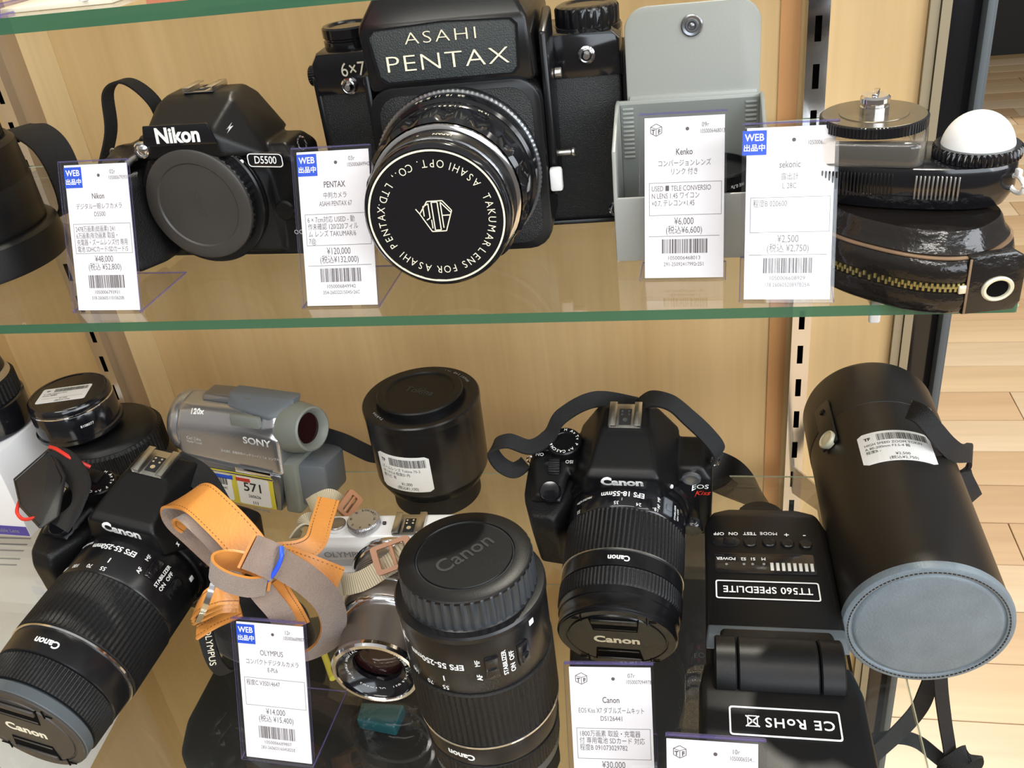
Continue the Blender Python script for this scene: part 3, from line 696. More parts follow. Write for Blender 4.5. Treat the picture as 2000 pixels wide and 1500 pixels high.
def dslr(t, W0=-62, W1=54, H=68, hz=38, D=42, hump=(22, 90), logo='Canon', logo_size=8.2, grip=24, hw=(13, 33), lt=17):
    """fused body shell with separate rubber grip"""
    b = MB()
    b.hull([(W0 + 8, 6, 2), (W1 - 3, 6, 2), (W0 + 8, D, 2), (W1 - 3, D, 2), (W0 + 4, 8, H - 8), (W1, 8, H - 9), (W0 + 4, D, H - 6), (W1, D, H - 8),
            (W0 + 9, 12, H), (W1 - 6, 13, H - 1), (W0 + 9, D - 4, H), (W1 - 6, D - 4, H - 1), (W1 - 1, 8, 10), (W1 - 1, D, 10)], bev=2.5)
    b.hull([(-30, 4, 6), (38, 4, 6), (-34, 8, 4), (44, 10, 4), (-33, 2, hz), (38, 2, hz), (-26, 0, H - 2), (28, 0, H - 2), (-36, 12, H), (42, 14, H - 2), (-20, -1, 8), (24, -1, 8)], bev=3)
    b.cyl((0, 5, hz), 35.5, 11, 'Y', seg=48)
    _, hh = hump; h0, h1 = hw
    b.hull([(-24, -9, H - 1), (24, -9, H - 1), (-21, -10, H + lt), (21, -10, H + lt), (-19, -6, H + lt + 3), (19, -6, H + lt + 3), (-h1, 6, H - 6), (h1, 6, H - 6),
            (-h0 - 3, 16, hh - 2), (h0 + 3, 16, hh - 2), (-h0, 22, hh), (h0, 22, hh), (-h0, D - 3, hh), (h0, D - 3, hh), (-h0 - 5, D + 2, hh - 6), (h0 + 5, D + 2, hh - 6), (-h1 + 3, D + 2, H), (h1 - 3, D + 2, H)], bev=1.8)
    b.hull([(-11, D - 4, H - 8), (15, D - 4, H - 8), (-11, D + 7, H - 6), (15, D + 7, H - 6), (-10, D + 6, H + 12), (12, D + 6, H + 12)], bev=1)
    b.hull([(W0 + 2, -10, H - 10), (W0 + 22, -12, H - 8), (W0 + 26, 8, H - 4), (W0, 8, H - 6), (W0 + 2, 18, H), (W0 + 26, 20, H + 1), (W0 + 6, -8, H - 5), (W0 + 18, -9, H - 4), (W0, 30, H - 2), (W0 + 24, 34, H - 2)], bev=2)
    body = b.build('body', K, t, fused=(0.9, 6))
    b = MB()
    b.hull([(W0 - 2, -6, 3), (W0 + 4, -grip + 4, 3), (W0 + 20, -grip + 2, 3), (W0 + 29, -4, 3), (W0 - 3, 12, 3), (W0 + 30, 8, 3), (W0 - 2.5, 34, 5), (W0 + 4, -grip + 1, H - 20), (W0 + 19, -grip - 1, H - 18),
            (W0 - 3, -4, H - 12), (W0 + 29, 0, H - 14), (W0 + 3, -grip + 5, H - 11), (W0 + 18, -grip + 3, H - 9), (W0 - 3, 14, H - 10), (W0 + 28, 9, H - 10), (W0 - 2.5, 34, H - 12)], bev=5, seg=3)
    b.build('grip', RUB, t, fused=(0.9, 8))
    b = MB(); b.cyl((W0 + 15, -6, H - 4.0), 6.6, 2.0, seg=32); o = b.build('shutter_button', KS, t)
    b = MB(Tr((W0 + 15, -6, H - 4.4)) @ Rx(14)); b.lathe([(6.2, 0), (6.2, 2.6), (5.6, 3.4), (3, 3.0), (0.01, 2.9)], 32); b.build('button_top', KG, o)
    b = MB(Tr((0, 0, hz)) @ FRONT); b.lathe([(37.5, -1.5), (37.5, 1.0), (36.6, 1.8), (35.4, 1.8), (35, 0.4)], 72); b.build('mount_ring', KS, t)
    return body
# ------------------------------------------------------------------ middle shelf: capped black reflex camera
t = thing('slr_camera', 'black reflex camera body closed by a round cap, on the middle shelf', 'camera', (0.012, -0.240, 0), -3, 0, 0, 1.02)
body = dslr(t, -64, 56, 68, 40, 42, (22, 95), grip=22, hw=(20, 42), lt=12)
b = MB(); b.box((0, -10.0, 80.5), (46, 1.2, 11.5), bev=0.5, taper=(0.86, 1)); pl = b.build('name_plate', KG, t)
b = MB(Tr((0, -11.0, 80.3)) @ FRONT); b.text('Nikon', 11.5, bold=0.035, shear=0.12, sx=0.95, th=0.2); lab(b.build('lettering', WHITEPAINT, pl, smooth=False), 'white maker name')
b = MB(Tr((44, -1.6, 62)) @ Ry(0) @ FRONT @ Rz(-3)); b.prism(rr(22, 8.5, 2.5), -1, 0.6, bev=0.2); bd = b.build('model_badge', KG, t)
b = MB(Tr((44, -2.3, 62)) @ FRONT @ Rz(-3)); b.frame_ring(rr(21, 7.6, 2.2), rr(20, 6.6, 1.9), 0, 0.1); b.text('D5500', 6.0, bold=0.01, sx=0.82, shear=0.1); b.build('lettering', WHITEPAINT, bd, smooth=False)
b = MB(Tr((0, 0, 40)) @ FRONT); b.lathe([(35.2, 0), (37.4, 0), (37.4, 3.4), (36.4, 4.2), (34.4, 4.2)], 72); b.build('mount_collar', KS, t)
b = MB(Tr((0, 0, 40)) @ FRONT)
b.lathe([(32.4, 3), (33.2, 4), (33.2, 8), (32.6, 8.4)], rib=(54, 0.6, 3.5, 8.2)); cp = b.build('body_cap', KS, t)
b = MB(Tr((0, 0, 40)) @ FRONT); b.lathe([(32.6, 8.2), (32.2, 9.6), (31, 10.4), (24.8, 10.4), (24.0, 9.6), (0.01, 9.6)], 72); b.build('cap_face', CAP, cp)
b = MB(Tr((0, 0, 40)) @ FRONT); b.text('Nikon', 7, Tr((0, 0, 9.6)) @ Rz(-75), bold=0.03, th=0.15); lab(b.build('embossed_lettering', CAP, cp, smooth=False), 'faint raised maker name')
b = MB(Tr((30, -2.6, 62)) @ FRONT); b.cyl((0, 0, 0.4), 1.2, 0.8, seg=16); lab(b.build('mount_mark', WHITEPAINT, t), 'white mounting dot')
b = MB(Tr((-25, -8.5, 73)) @ FRONT); b.lathe([(4.6, 0), (4.6, 2), (3.8, 2.4), (3.6, 1.2), (2.2, 2.4), (0.01, 2.6)], 28); b.build('focus_lamp', CHROME, t)
b = MB(Tr((49, -1, 33)) @ FRONT); b.lathe([(6, 0), (6, 2), (5, 3.2), (0.01, 3.4)], 28); b.build('release_button', K, t)
b = MB(); b.text('Fn', 3.2, Tr((27.5, -3.6, 61 + 4)) @ FRONT, th=0.3); bolt(b, Tr((26, -4, 80)) @ FRONT, 4); b.text('○○ll', 3.4, Tr((50, -1.5, 16)) @ FRONT, th=0.3); snap(b.build('side_marks', WHITEPAINT, t, smooth=False), body)
hot_shoe(t, Tr((0, 30, 95)))
b = MB(Tr((-38, 24, 67))); b.lathe([(9, 0), (9, 4), (8, 5), (0.01, 5)], 36, rib=(36, 0.4, 0, 4)); b.build('mode_dial', RUB, t)
strap_lug(t, 57, 20, 64); strap_lug(t, -66, 20, 62)
b = MB(); b.ribbon(rib_path([((-34, 30, 68), (0.2, 1, 0)), ((-38, 34, 88), (0.2, 1, 0.2)), ((-56, 40, 100), (0.2, 1, 0)), ((-74, 44, 94), (0.2, 1, 0)), ((-80, 42, 70), (0.3, 1, 0)), ((-96, 38, 40), (0.3, 1, 0)), ((-104, 36, 12), (0.3, 1, 0.2)), ((-100, 40, 1), (0, 1, 0.1)), ((-60, 46, 1), (0, 1, 0))]), 9, 1.4)
b.build('neck_strap', WEB, t)

# ------------------------------------------------------------------ middle shelf: medium format film camera
t = thing('medium_format_camera', 'large black medium format film camera with a wide round lens cap on the middle shelf', 'camera', (0.1672, -0.2035, 0), 2.5, 0, 0, 0.985)
b = MB()
b.prism([(-88, 2), (88, 2), (88, 94), (-88, 94)], 2, 50, 'XZ', bev=3); o = b.build('body', LEATHERETTE, t)
b = MB(); b.box((92, 27, 50), (8, 42, 96), bev=2.5); b.build('end_plate', KS, t)
b = MB(); b.box((-90, 27, 50), (5, 40, 96), bev=2); b.build('end_plate', KS, t)
b = MB(); b.prism([(-89, 88), (-40, 88), (-40, 112), (-85, 112), (-89, 106)], 0.5, 50, 'XZ', bev=2.5); l_ = b.build('top_plate', KG, t)
b = MB(); b.prism([(40, 86), (89, 86), (89, 106), (84, 111), (40, 111)], 0.5, 50, 'XZ', bev=3); b.build('top_plate', KG, t)
b = MB(); b.box((0, 26, 1.5), (182, 52, 3), bev=1); b.build('base_plate', KS, t)
b = MB(); b.prism([(x_, z_ + 50) for x_, z_ in rr(94, 97, 14)], -38, 4, 'XZ', bev=1.5); mb_ = b.build('mirror_box', KS, t)
b = MB(); b.prism([(x_, z_ + 50) for x_, z_ in rr(84, 88, 12)], -38.8, -37, 'XZ', bev=0.5); b.build('front_panel', LEATHERETTE, mb_)
# prism finder
b = MB(); b.hull([(-45, -36, 96), (45, -36, 96), (-47, -35, 129), (43, -35, 129), (-46, 40, 96), (46, 40, 96), (-48, 40, 126), (46, 40, 126), (-33, -18, 152), (29, -18, 152), (-28, 30, 154), (24, 30, 154)], bev=2.5)
pf = b.build('prism_finder', KS, t)
b = MB(Tr((-1, -35.2, 115)) @ Rx(-3) @ FRONT)
o_ = [(-40, 9.5), (-37, 12.5), (0, 14), (35, 12.5), (38, 9.5), (37, -11), (34, -14), (-33, -14), (-37, -11)]
b.prism(o_, -0.6, 0.5, bev=0.3); npl = b.build('name_plate', CAPL, pf)
b = MB(Tr((-1, -35.9, 115)) @ Rx(-3) @ FRONT)
b.frame_ring([(x_ * 1.035, y_ * 1.05) for x_, y_ in o_], o_, -0.4, 0.35); b.build('name_plate_rim', KG, pf)
b = MB(Tr((-1, -36.1, 115)) @ Rx(-3) @ FRONT)
b.text('ASAHI', 8.6, Tr((-1.5, 7.2, 0)), sx=1.45, th=0.3, space=1.2, bold=-0.016); b.text('PENTAX', 12.0, Tr((0, -5.2, 0)), sx=1.42, th=0.3, space=1.08, bold=-0.014)
lab(b.build('lettering', CREAMPAINT, npl, smooth=False), 'cream maker name in wide letters')
b = MB(); b.text('6×7', 11, Tr((-64, -0.2, 102)) @ FRONT, sx=0.85, th=0.3); lab(b.build('lettering', CREAMPAINT, l_, smooth=False), 'cream format number')
def stud(x, y, z, r=5):
    b = MB(Tr((x, y, z)) @ FRONT); b.lathe([(r, 0), (r, 1.5), (r * .8, 2.2), (r * .72, 1.4), (r * .6, 3.4), (r * .35, 5.2), (0.01, 5.4)], 28); return b.build('stud', CHROME, t)
stud(-68, 0.5, 93, 4.8); stud(70, 0.5, 99, 4.8); stud(82, 2, 8, 4.8)
b = MB(Tr((-70, 26, 111))); b.lathe([(16, 0), (16, 4), (15.2, 4.6), (15.2, 5.4), (16, 6), (16, 11), (15, 12), (12.5, 12), (12, 11), (0.01, 11.2)], 48); k_ = b.build('speed_dial', KG, t)
b = MB(); b.cyl((-94, 22, 96), 6, 8, 'X', seg=32, bev=0.8, rib=(24, 0.4)); b.build('sync_knob', KG, t)
b = MB(); b.cyl((-49, 12, 117), 4, 8, seg=24, bev=0.8); b.cyl((-49, 12, 112), 5.5, 3, seg=24, bev=0.5); b.box((-45, 10, 119), (7, 5, 3), bev=1); b.cyl((-52, -2, 112.5), 2.6, 3, seg=20, bev=0.6); b.build('shutter_release', CHROME, t)
b = MB(Tr((70, 24, 110))); b.lathe([(17.5, 0), (18.2, 1), (18.2, 10), (17.2, 11.4), (15, 12.4), (12, 12.4), (11, 11.6), (0.01, 11.6)], rib=(22, 1.0, 0.9, 10.1)); b.build('shutter_speed_dial', KG, t)
b = MB(Tr((70, 24, 108))); b.lathe([(19, 0), (19, 3), (18, 3.6)], 48); b.build('dial_collar', KS, t)
b = MB(); b.hull([(47, -30, 30), (52, -30, 30), (47, -6, 28), (52, -6, 28), (47, -26, 118), (51, -26, 118), (47, 6, 126), (52, 6, 126)], bev=1.5); b.build('side_frame', KS, t)
b = MB(); b.hull([(-51, -30, 20), (-47, -30, 20), (-51, -6, 18), (-47, -6, 18), (-51, -28, 104), (-47, -28, 104), (-51, 4, 108), (-47, 4, 108)], bev=1.5); b.build('side_frame', KS, t)
b = MB(); b.box((51, -34, 41), (7, 6, 13), bev=1.5); b.build('release_catch', PLASTIC_WHITE, t)
b = MB(); b.cyl((55, -16, 50), 1.8, 8, 'X', seg=16, bev=0.4); b.cyl((60, -16, 50), 2.6, 2, 'X', seg=16, bev=0.4); b.build('side_pin', STEEL, t)
b = MB(); b.cyl((54, -6, 92), 3, 4, 'X', seg=16, bev=0.4); b.build('side_pin', STEEL, t)
LM = Tr((-1.5, -38, 51)) @ FRONT
ln = ring('lens_barrel', t, LM, [(44, 0), (46, 1.5), (46, 5), (45, 6)], KS)
ring('chrome_base_ring', t, LM, [(44.5, 5.5), (46.2, 6), (46.2, 7.6), (45.0, 8.6)], SILVD, rib=(110, 0.35, 5.9, 8.1))
ring('aperture_ring', t, LM, [(44, 9), (44.8, 9.4), (44.2, 17), (42.6, 18.5)], KG)
ring('depth_scale', t, LM, [(42.6, 18), (41.6, 19), (40.6, 24), (40.4, 25)], KG)
# scalloped focus ring
b = MB(LM); V = []; F = []; n = 180; prof = [(40.6, 24.5), (42.6, 26), (42.8, 34), (42.2, 44), (40.0, 46)]
for (r_, z_) in prof:
    for i in range(n):
        a = 2 * pi * i / n; sc = 0.5 + 0.5 * cos(15 * a); q = 1.6 * (1 - sc) ** 2 if 25 < z_ < 45 else 0
        V.append(((r_ - q) * cos(a), (r_ - q) * sin(a), z_))
for j in range(len(prof) - 1):
    for i in range(n): F.append((j * n + i, j * n + (i + 1) % n, (j + 1) * n + (i + 1) % n, (j + 1) * n + i))
b.raw(V, F); b.build('focus_ring', KG, t)
ring('silver_ring', t, LM, [(38, 45.5), (39.6, 46.5), (39.4, 48.2), (37.6, 49)], CHROME)
hd = ring('hood_barrel', t, LM, [(37.6, 48.8), (36.6, 50), (36.2, 60), (35.4, 60.4)], KS)
b = MB(LM); b.text('22  16  11  8  5.6', 4.0, bend=barrel(44.6, -4, 13), bold=0.01); b.text('1.2 1.5 2 3 5 10', 3.6, bend=barrel(41.3, 2, 21), bold=0.01); b.text('15 30', 2.8, bend=barrel(41.9, 30, 21)); b.text('JAPAN', 3.4, bend=barrel(36.5, 8, 54)); b.text('-', 3, bend=barrel(36.5, -12, 53), bold=0.05)
lab(b.build('lettering', CREAMPAINT, ln, smooth=False), 'cream lens scale')
cp = ring('lens_cap', t, LM, [(36.6, 60), (37.2, 61), (37.2, 68), (36.6, 70), (35.2, 71.4), (34.2, 71.4), (34.0, 71)], KG)
b = MB(LM); b.lathe([(33.4, 70.4), (33.4, 70.9), (0.01, 70.9)], 72); b.build('cap_inlay', CAPL, cp)
b = MB(LM); b.lathe([(33.4, 71.0), (34.3, 71.0), (34.3, 71.5), (33.4, 71.5)], 96, close=False); b.build('cap_ring', CREAMPAINT, cp)
b = MB(LM)
ringtext(b, [('TAKUMAR', 97), ('LENS', 145), ('FOR', 177), ('ASAHI', 212), ('PENTAX', 261)], 27.6, 71.0, 5.6, bold=-0.008, outward=True, th=0.15, sx=0.86)
ringtext(b, [('ASAHI', 39), ('OPT.', 2), ('CO.,', -29), ('LTD.', -61)], 27.6, 71.0, 5.6, bold=-0.008, outward=False, th=0.15, sx=0.86)
hx = [(-4, 9), (4.5, 9), (9, 3.5), (4.5, -7.5), (-3.5, -7.5), (-9, 2.5)]; hx = [(-x_ * .9, y_ * .95) for x_, y_ in hx]
for i in range(6): line_ = (hx[i], hx[(i + 1) % 6])
def seg3(mb, p, q, w_=0.55, z=71.15):
    a = Vector((p[0], p[1], 0)); c_ = Vector((q[0], q[1], 0)); d = c_ - a; nn = Vector((-d.y, d.x, 0)).normalized() * w_ / 2
    mb.raw([(*(a + nn).xy, z), (*(a - nn).xy, z), (*(c_ - nn).xy, z), (*(c_ + nn).xy, z)], [(0, 1, 2, 3)])
hx = [(-x_, y_) for x_, y_ in hx]
for i in range(6): seg3(b, hx[i], hx[(i + 1) % 6])
for p, q in (((-1.5, 8), (-1.5, -6.5)), ((1.5, 8), (1.5, -6.5)), ((-1.5, 8), (1.5, 8)), ((-1.5, -6.5), (1.5, -6.5)), ((3.2, 7.4), (3.2, 0)), ((3.2, 7.4), (6, 6)), ((6, 6), (6, 1)), ((3.2, 0), (5, -1)), ((2.6, -1), (2.6, -5.5)), ((-3, 7.8), (-3, -5.5)), ((-3, 1), (-7.4, 1)), ((-3, 7.8), (-7.4, 2.5)), ((8.1, 2.4), (9.8, 5))): seg3(b, (-p[0], p[1]), (-q[0], q[1]))
lab(b.build('lettering', CREAMPAINT, cp, smooth=False), 'cream ring lettering and hexagonal emblem')

# ------------------------------------------------------------------ middle shelf: open grey pouch with a conversion lens
t = thing('lens_pouch', 'open grey vinyl pouch with a raised snap flap behind the ¥6,000 price tag', 'pouch', (0.2905, -0.259, 0), 0)
b = MB()
b.box((0, 2, 18), (78, 2.4, 36), bev=1.1); b.box((0, 48, 37), (78, 2.4, 74), bev=1.1)
b.box((0, 25, 1.5), (78, 48, 2.4), bev=1.1)
b.prism([(1, 0), (49, 0), (49, 74), (40, 74), (4, 60), (1, 36)], -39, -36.8, 'YZ', bev=0.8); b.prism([(1, 0), (49, 0), (49, 74), (40, 74), (4, 60), (1, 36)], 36.8, 39, 'YZ', bev=0.8)
b.build('shell', GREYVINYL, t)
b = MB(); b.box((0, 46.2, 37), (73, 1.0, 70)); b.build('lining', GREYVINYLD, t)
b = MB(); b.prism([(x_ + 2, z_) for x_, z_ in rr(70, 62, 12, 6, 0, 90)], 50, 52.4, 'XZ', bev=0.8); b.box((2, 50, 68), (68, 4, 16), bev=1.5); b.build('flap', GREYVINYL, t)
b = MB(Tr((2, 49.8, 110)) @ FRONT); b.lathe([(5.6, 0), (5.6, 0.8), (4.9, 1.3), (3.6, 1.0), (3.1, 1.6), (2.3, 1.6), (1.9, 0.6), (1.0, 1.6), (0.01, 1.8)], 32); b.build('snap_button', SILVD, t)
b = MB(Tr((31, 0.8, 8)) @ FRONT); b.lathe([(3, 0), (3, 0.6), (2.2, 1.2), (0.01, 1.2)], 24); b.build('snap_stud', GREYVINYL, t)
b = MB()
for s in (-1, 1):
    for i in range(12): b.box((s * 32.5, 45.4, 70 - i * 2.4), (6, 1.0, 1.2), bev=0.3)
g_ = b.build('elastic_gusset', GREYVINYL, t); g_['kind'] = 'stuff'
t2 = thing('conversion_lens', 'black conversion lens standing inside the open grey pouch', 'lens', (0.3010, -0.2345, 0.0029), 0, 0, 0, 0.74)
b = MB(); b.lathe([(22, 0), (24, 1), (24, 30), (27, 36), (30, 38), (30, 54), (29, 55), (27.5, 55), (27, 52), (0.01, 52)], 56, rib=None); o = b.build('lens_barrel', KS, t2)
b = MB(); b.text('WE 0.7x', 3.4, bend=barrel(30.1, 140, 47, False), bold=0.01); b.build('lettering', WHITEPAINT, o, smooth=False)

# ------------------------------------------------------------------ middle shelf, far left: telephoto lens on a dark leather pad
t = thing('telephoto_lens', 'large black lens standing on its wide hood, cut by the left picture edge', 'lens', (-0.1755, -0.2250, 0.0), 0, 0, 0)
M = Tr((0, 0, 0))
b = MB(M); b.lathe([(57, 0), (60, 0.8), (60.4, 3), (58.4, 20), (56, 22), (53, 22.4)], 96); b.build('hood', K, t)
o = ring('lens_barrel', t, M, [(52.5, 22), (53, 24), (52.6, 50), (52.0, 51), (52.0, 52), (52.4, 53), (51.0, 74), (48, 77)], K, seg=96)
ring('zoom_ring', t, M, [(45, 76), (46, 77), (46, 88), (44, 89)], RUB, rib=(70, 0.9, 77, 88))
ring('lens_mount', t, M, [(38, 88), (38, 94), (36, 96), (0.01, 96)], KS)
b = MB(M); b.text('0  18', 5, bend=barrel(52.9, 128, 32, False)); b.build('lettering', WHITEPAINT, o, smooth=False)
t = thing('strap_loop', 'black strap curling behind the telephoto lens next to the left rail', 'strap', (-0.150, -0.150, 0))
b = MB(); b.ribbon(rib_path([((-34, 20, 62), (0.9, 0.4, 0)), ((-14, 10, 62), (0.8, 0.5, 0)), ((4, 0, 54), (0.5, 0.8, 0)), ((12, -6, 36), (0.3, 0.9, 0)), ((12, -10, 14), (0.3, 0.9, 0)), ((-8, -12, 5), (0.3, 0.9, 0))]), 24, 2.2); b.build('webbing', WEB, t)

# ------------------------------------------------------------------ things on the top shelf, cut by the picture's upper edge
t = thing('tag_stand', 'clear stand with violet edges on the top shelf, upper left corner', 'price tag', (-0.045, -0.305, 0.1584), -16)
b = MB(Rx(-21.9)); b.box((0, 0, 42), (43, 0.9, 84)); b.build('card', PAPER, t)
b = MB(Rx(-21.9)); b.box((0, -1.0, 0.6), (43.4, 2.8, 1.0)); b.box((21.7, -1.0, 42), (0.6, 2.8, 84)); b.box((-21.7, -1.0, 42), (0.6, 2.8, 84)); b.M = Matrix.Identity(4); b.box((21.7, 26, 0.6), (0.7, 52, 1.0)); b.box((-21.7, 26, 0.6), (0.7, 52, 1.0)); b.build('stand_edge', ACRYLEDGE, t)
o = MB().box((0, 0, 9), (66, 60, 18), bev=1.5).build('flat_box', REDBOX); o.location = (0.073, -0.262, 0.1584); tag(o, 'small red box on the top shelf, cut by the upper picture edge', 'box')
o = MB().box((0, 0, 1.2), (60, 70, 2.2), bev=0.4).build('paper_pad', BEIGE); o.location = (0.000, -0.268, 0.1584); tag(o, 'beige paper pad on the top shelf beside the red box', 'paper')
b = MB(); b.box((0, 0, 0.4), (9, 2.4, 0.7), bev=0.3); b.box((1, -1, 0.4), (2.6, 8, 0.7), bev=0.3); o = b.build('plastic_clip', PLASTIC_WHITE); o.location = (0.016, -0.300, 0.1608); tag(o, 'small white cross-shaped clip on the beige pad, top shelf', 'clip')

# ------------------------------------------------------------------ middle shelf, right end: light meter lying on its leather zip case
t = thing('meter_case', 'worn black leather zip case under the light meter at the shelf end', 'case', (0.393, -0.289, 0.0), 50)
t.scale = (0.93, 0.95, 0.77)
def egg(a, w_, l_, sq=2.5):
    c_, s_ = cos(a), sin(a); return (w_ * math.copysign(abs(c_) ** (2 / sq), c_), l_ * math.copysign(abs(s_) ** (2 / sq), s_))
def eggloft(mb, rows, n=72, cap=True, mi=0):
    V = []; F = []
    for (w_, l_, z_) in rows:
        for i in range(n): x_, y_ = egg(2 * pi * i / n, w_, l_); V.append((x_, y_, z_))
    for j in range(len(rows) - 1):
        for i in range(n): F.append((j * n + i, j * n + (i + 1) % n, (j + 1) * n + (i + 1) % n, (j + 1) * n + i))
    if cap: F += [tuple(range(n - 1, -1, -1)), tuple((len(rows) - 1) * n + i for i in range(n))]
    mb.raw(V, F, mi)
b = MB(); eggloft(b, [(32, 42.92, 0), (35.2, 45.88, 3), (36.4, 46.99, 10), (36, 46.62, 14.5), (34.72, 45.44, 15.4), (34.56, 45.29, 21.4), (36, 46.62, 22), (36.4, 46.99, 27), (35.2, 45.88, 33), (33.6, 44.4, 35)]); cs = b.build('shell', OLDL, t)
b = MB(); eggloft(b, [(34, 44.77, 34.6), (34.8, 45.51, 35.2), (34.8, 45.51, 35.9), (34, 44.77, 36.4)]); b.build('seam_edge', WORN, cs)
b = MB(); eggloft(b, [(32.8, 43.66, 36), (33.2, 44.03, 37.5), (30.4, 41.44, 42), (29.2, 39.96, 47), (28, 38.85, 49)]); b.build('lid', OLDL, t)
b = MB()
n = 200
for i in range(n):
    a = 2 * pi * i / n
    if not (pi * 0.55 < a < pi * 1.36): continue
    x_, y_ = egg(a, 34.9, 45.6); x2, y2 = egg(a + 0.01, 34.9, 45.6)
    b.M = Tr((x_, y_, 18.4 + (1.0 if i % 2 else -1.0))) @ Rz(math.degrees(math.atan2(y2 - y_, x2 - x_))); b.box((0, 0, 0), (1.1, 1.6, 3.0))
zp = b.build('zip_teeth', BRASS, cs, smooth=False); zp['kind'] = 'stuff'
b = MB(Rz(0)); 
x_, y_ = egg(pi * 1.42, 37.0, 47.0)
TM = Tr((x_ + 2.0, y_ - 1.0, 18)) @ Rz(-38)
b = MB(TM); b.prism([(-13, -17), (11, -17), (14, -12), (14, 15), (8, 20), (-13, 19)], -3.0, 3.0, 'XZ', bev=1.6); tb = b.build('end_tab', OLDL, t)
b = MB(TM @ Tr((1.5, -2.8, -2)) @ FRONT); b.lathe([(7.6, 0), (7.6, 1.0), (6.8, 1.6), (5.6, 1.4), (5.2, 0.6), (5.2, 0.2)], 36, close=False); b.build('eyelet', IVORY, tb)
b = MB(TM @ Tr((1.5, -3.0, -2)) @ FRONT); b.lathe([(5.3, 0.2), (0.01, 0.2)], 36, close=False); b.build('eyelet_hole', KD, tb)
b = MB(TM); b.box((-12.6, -3.1, 1), (1.2, 0.6, 34), bev=0.2); b.build('worn_edge', WORN, tb)
b = MB(TM @ Tr((-14.5, -1.5, -0.5))); b.box((0, -1.0, 0), (4.0, 1.6, 5.2), bev=0.7); b.build('zip_stop', IVORY, tb)
b = MB(TM @ Tr((15, 2, 6))); b.cyl((0, 0, 0), 3.2, 3, 'Y', seg=20, bev=0.6); b.cyl((1, 0, -5), 2.6, 2.4, 'Y', seg=20, bev=0.6); b.cyl((-1, 0, -10), 1.4, 2.4, 'Y', seg=12, bev=0.3); b.build('zip_pull', STEEL, t)

t = thing('light_meter', 'black light meter with a white dome and round dial lying on the leather case', 'light meter', (0.3917, -0.2794, 0.0390), 75.6)
S0 = 3
b = MB(Tr((0, 0, S0))); eggloft(b, [(17.5, 41, -3), (19, 42.5, 0), (20.3, 44, 3), (21, 44.5, 5), (21, 44.5, 15), (20.4, 43.8, 16.5), (18.5, 42, 17.2)]); lb = b.build('body', KG, t)
for i in range(11):
    b = MB(Tr((-21.2, -4 - i * 1.75, S0 + 8.5))); b.box((0, 0, 0), (0.9, 0.9, 11), bev=0.25); lb2 = b.build('grip_rib', STEEL, lb)
b = MB()
for i in range(20): b.M = Tr((-20.9 + max(0, i - 8) * 0.10, 6 + i * 1.6, S0 + 9)); b.box((0, 0, 0), (0.9, 0.8, 11), bev=0.25)
sr_ = b.build('side_rib', KS, lb); sr_['kind'] = 'stuff'
b = MB(Tr((0, -27, S0 + 16.5))); b.lathe([(17, 0), (18.6, 1), (18.6, 5.4), (17.6, 6.2), (14, 6.2)], rib=(44, 0.9, 0.9, 5.5)); b.build('dome_collar', KG, t)
b = MB(Tr((0, -27, S0 + 20))); b.lathe([(15.6 * cos(a), 17.0 * sin(a)) for a in [pi / 2 * i / 14 for i in range(14)]] + [(0.01, 17.0)], 56); b.build('diffuser_dome', DOME, t)
b = MB(Tr((-1, 16, S0 + 16))); b.prism(rr(39, 44, 6), 0, 12, bev=2.5, seg=3); b.build('clear_window', CLEARCAP, t)
b = MB(Tr((-1, 16, S0 + 16.2))); b.box((0, 0, 0.6), (34, 38, 0.8)); b.build('meter_scale', KM, t)
b = MB(Tr((3, 18, S0 + 29))); b.lathe([(22, 0), (24, 0.6), (24, 5), (23, 5.6)], rib=(90, 0.35, 0.5, 5.1)); dl = b.build('dial', KG, t)
b = MB(Tr((3, 18, S0 + 34.3))); b.lathe([(23.1, 0), (22.9, 0.5), (15.5, 0.5), (15.3, 0.9), (0.01, 0.9)], 64); b.build('dial_face', DIALG, dl)
b = MB(Tr((3, 18, S0 + 35.2))); b.lathe([(6.4, 0), (6.4, 3), (5.8, 3.4), (5.8, 4.4), (6.6, 5), (6.6, 7), (5.6, 8), (0.01, 8)], 32); b.box((1, 0, 8.6), (11, 2.6, 1.6), bev=0.5); b.build('dial_knob', CHROME, dl)
b = MB(Tr((-11, -44.5, S0 + 8)) @ Rz(-60)); b.tube([(0, 0 + 5.6 * cos(a), 0 + 3.6 * sin(a)) for a in [2 * pi * k / 20 for k in range(20)]], 1.1, 8, closed=True); b.box((0, 0, 5), (2, 3.5, 4), bev=0.6); b.build('strap_ring', PLASTIC_WHITE, t)
# ------------------------------------------------------------------ lower shelf: two reflex cameras with lenses
def canon_marks(t, H, logo_z, sc=1.0, red_x=46, red_z=46, body=None):
    b = MB(Tr((0, -10.8, logo_z)) @ Rx(-3) @ FRONT); b.text('Canon', 9.2, bold=0.045, th=0.4, sx=0.98); lab(snap(b.build('lettering', WHITEPAINT, t, smooth=False), body), 'white maker name on the finder housing')
    b = MB(Tr((red_x, 2.6, red_z + 6)) @ Rz(4) @ FRONT); b.text('EOS', 5.4, sx=1.05, th=0.3, shear=0.1, bold=0.006); snap(b.build('model_lettering', WHITEPAINT, t, smooth=False), body)
    b = MB(Tr((red_x + 1, 2.4, red_z)) @ Rz(4) @ FRONT); b.text('Kiss', 5.6, sx=1.0, th=0.3, shear=0.4, bold=0.012); lab(snap(b.build('model_lettering', REDPAINT, t, smooth=False), body), 'red model lettering')
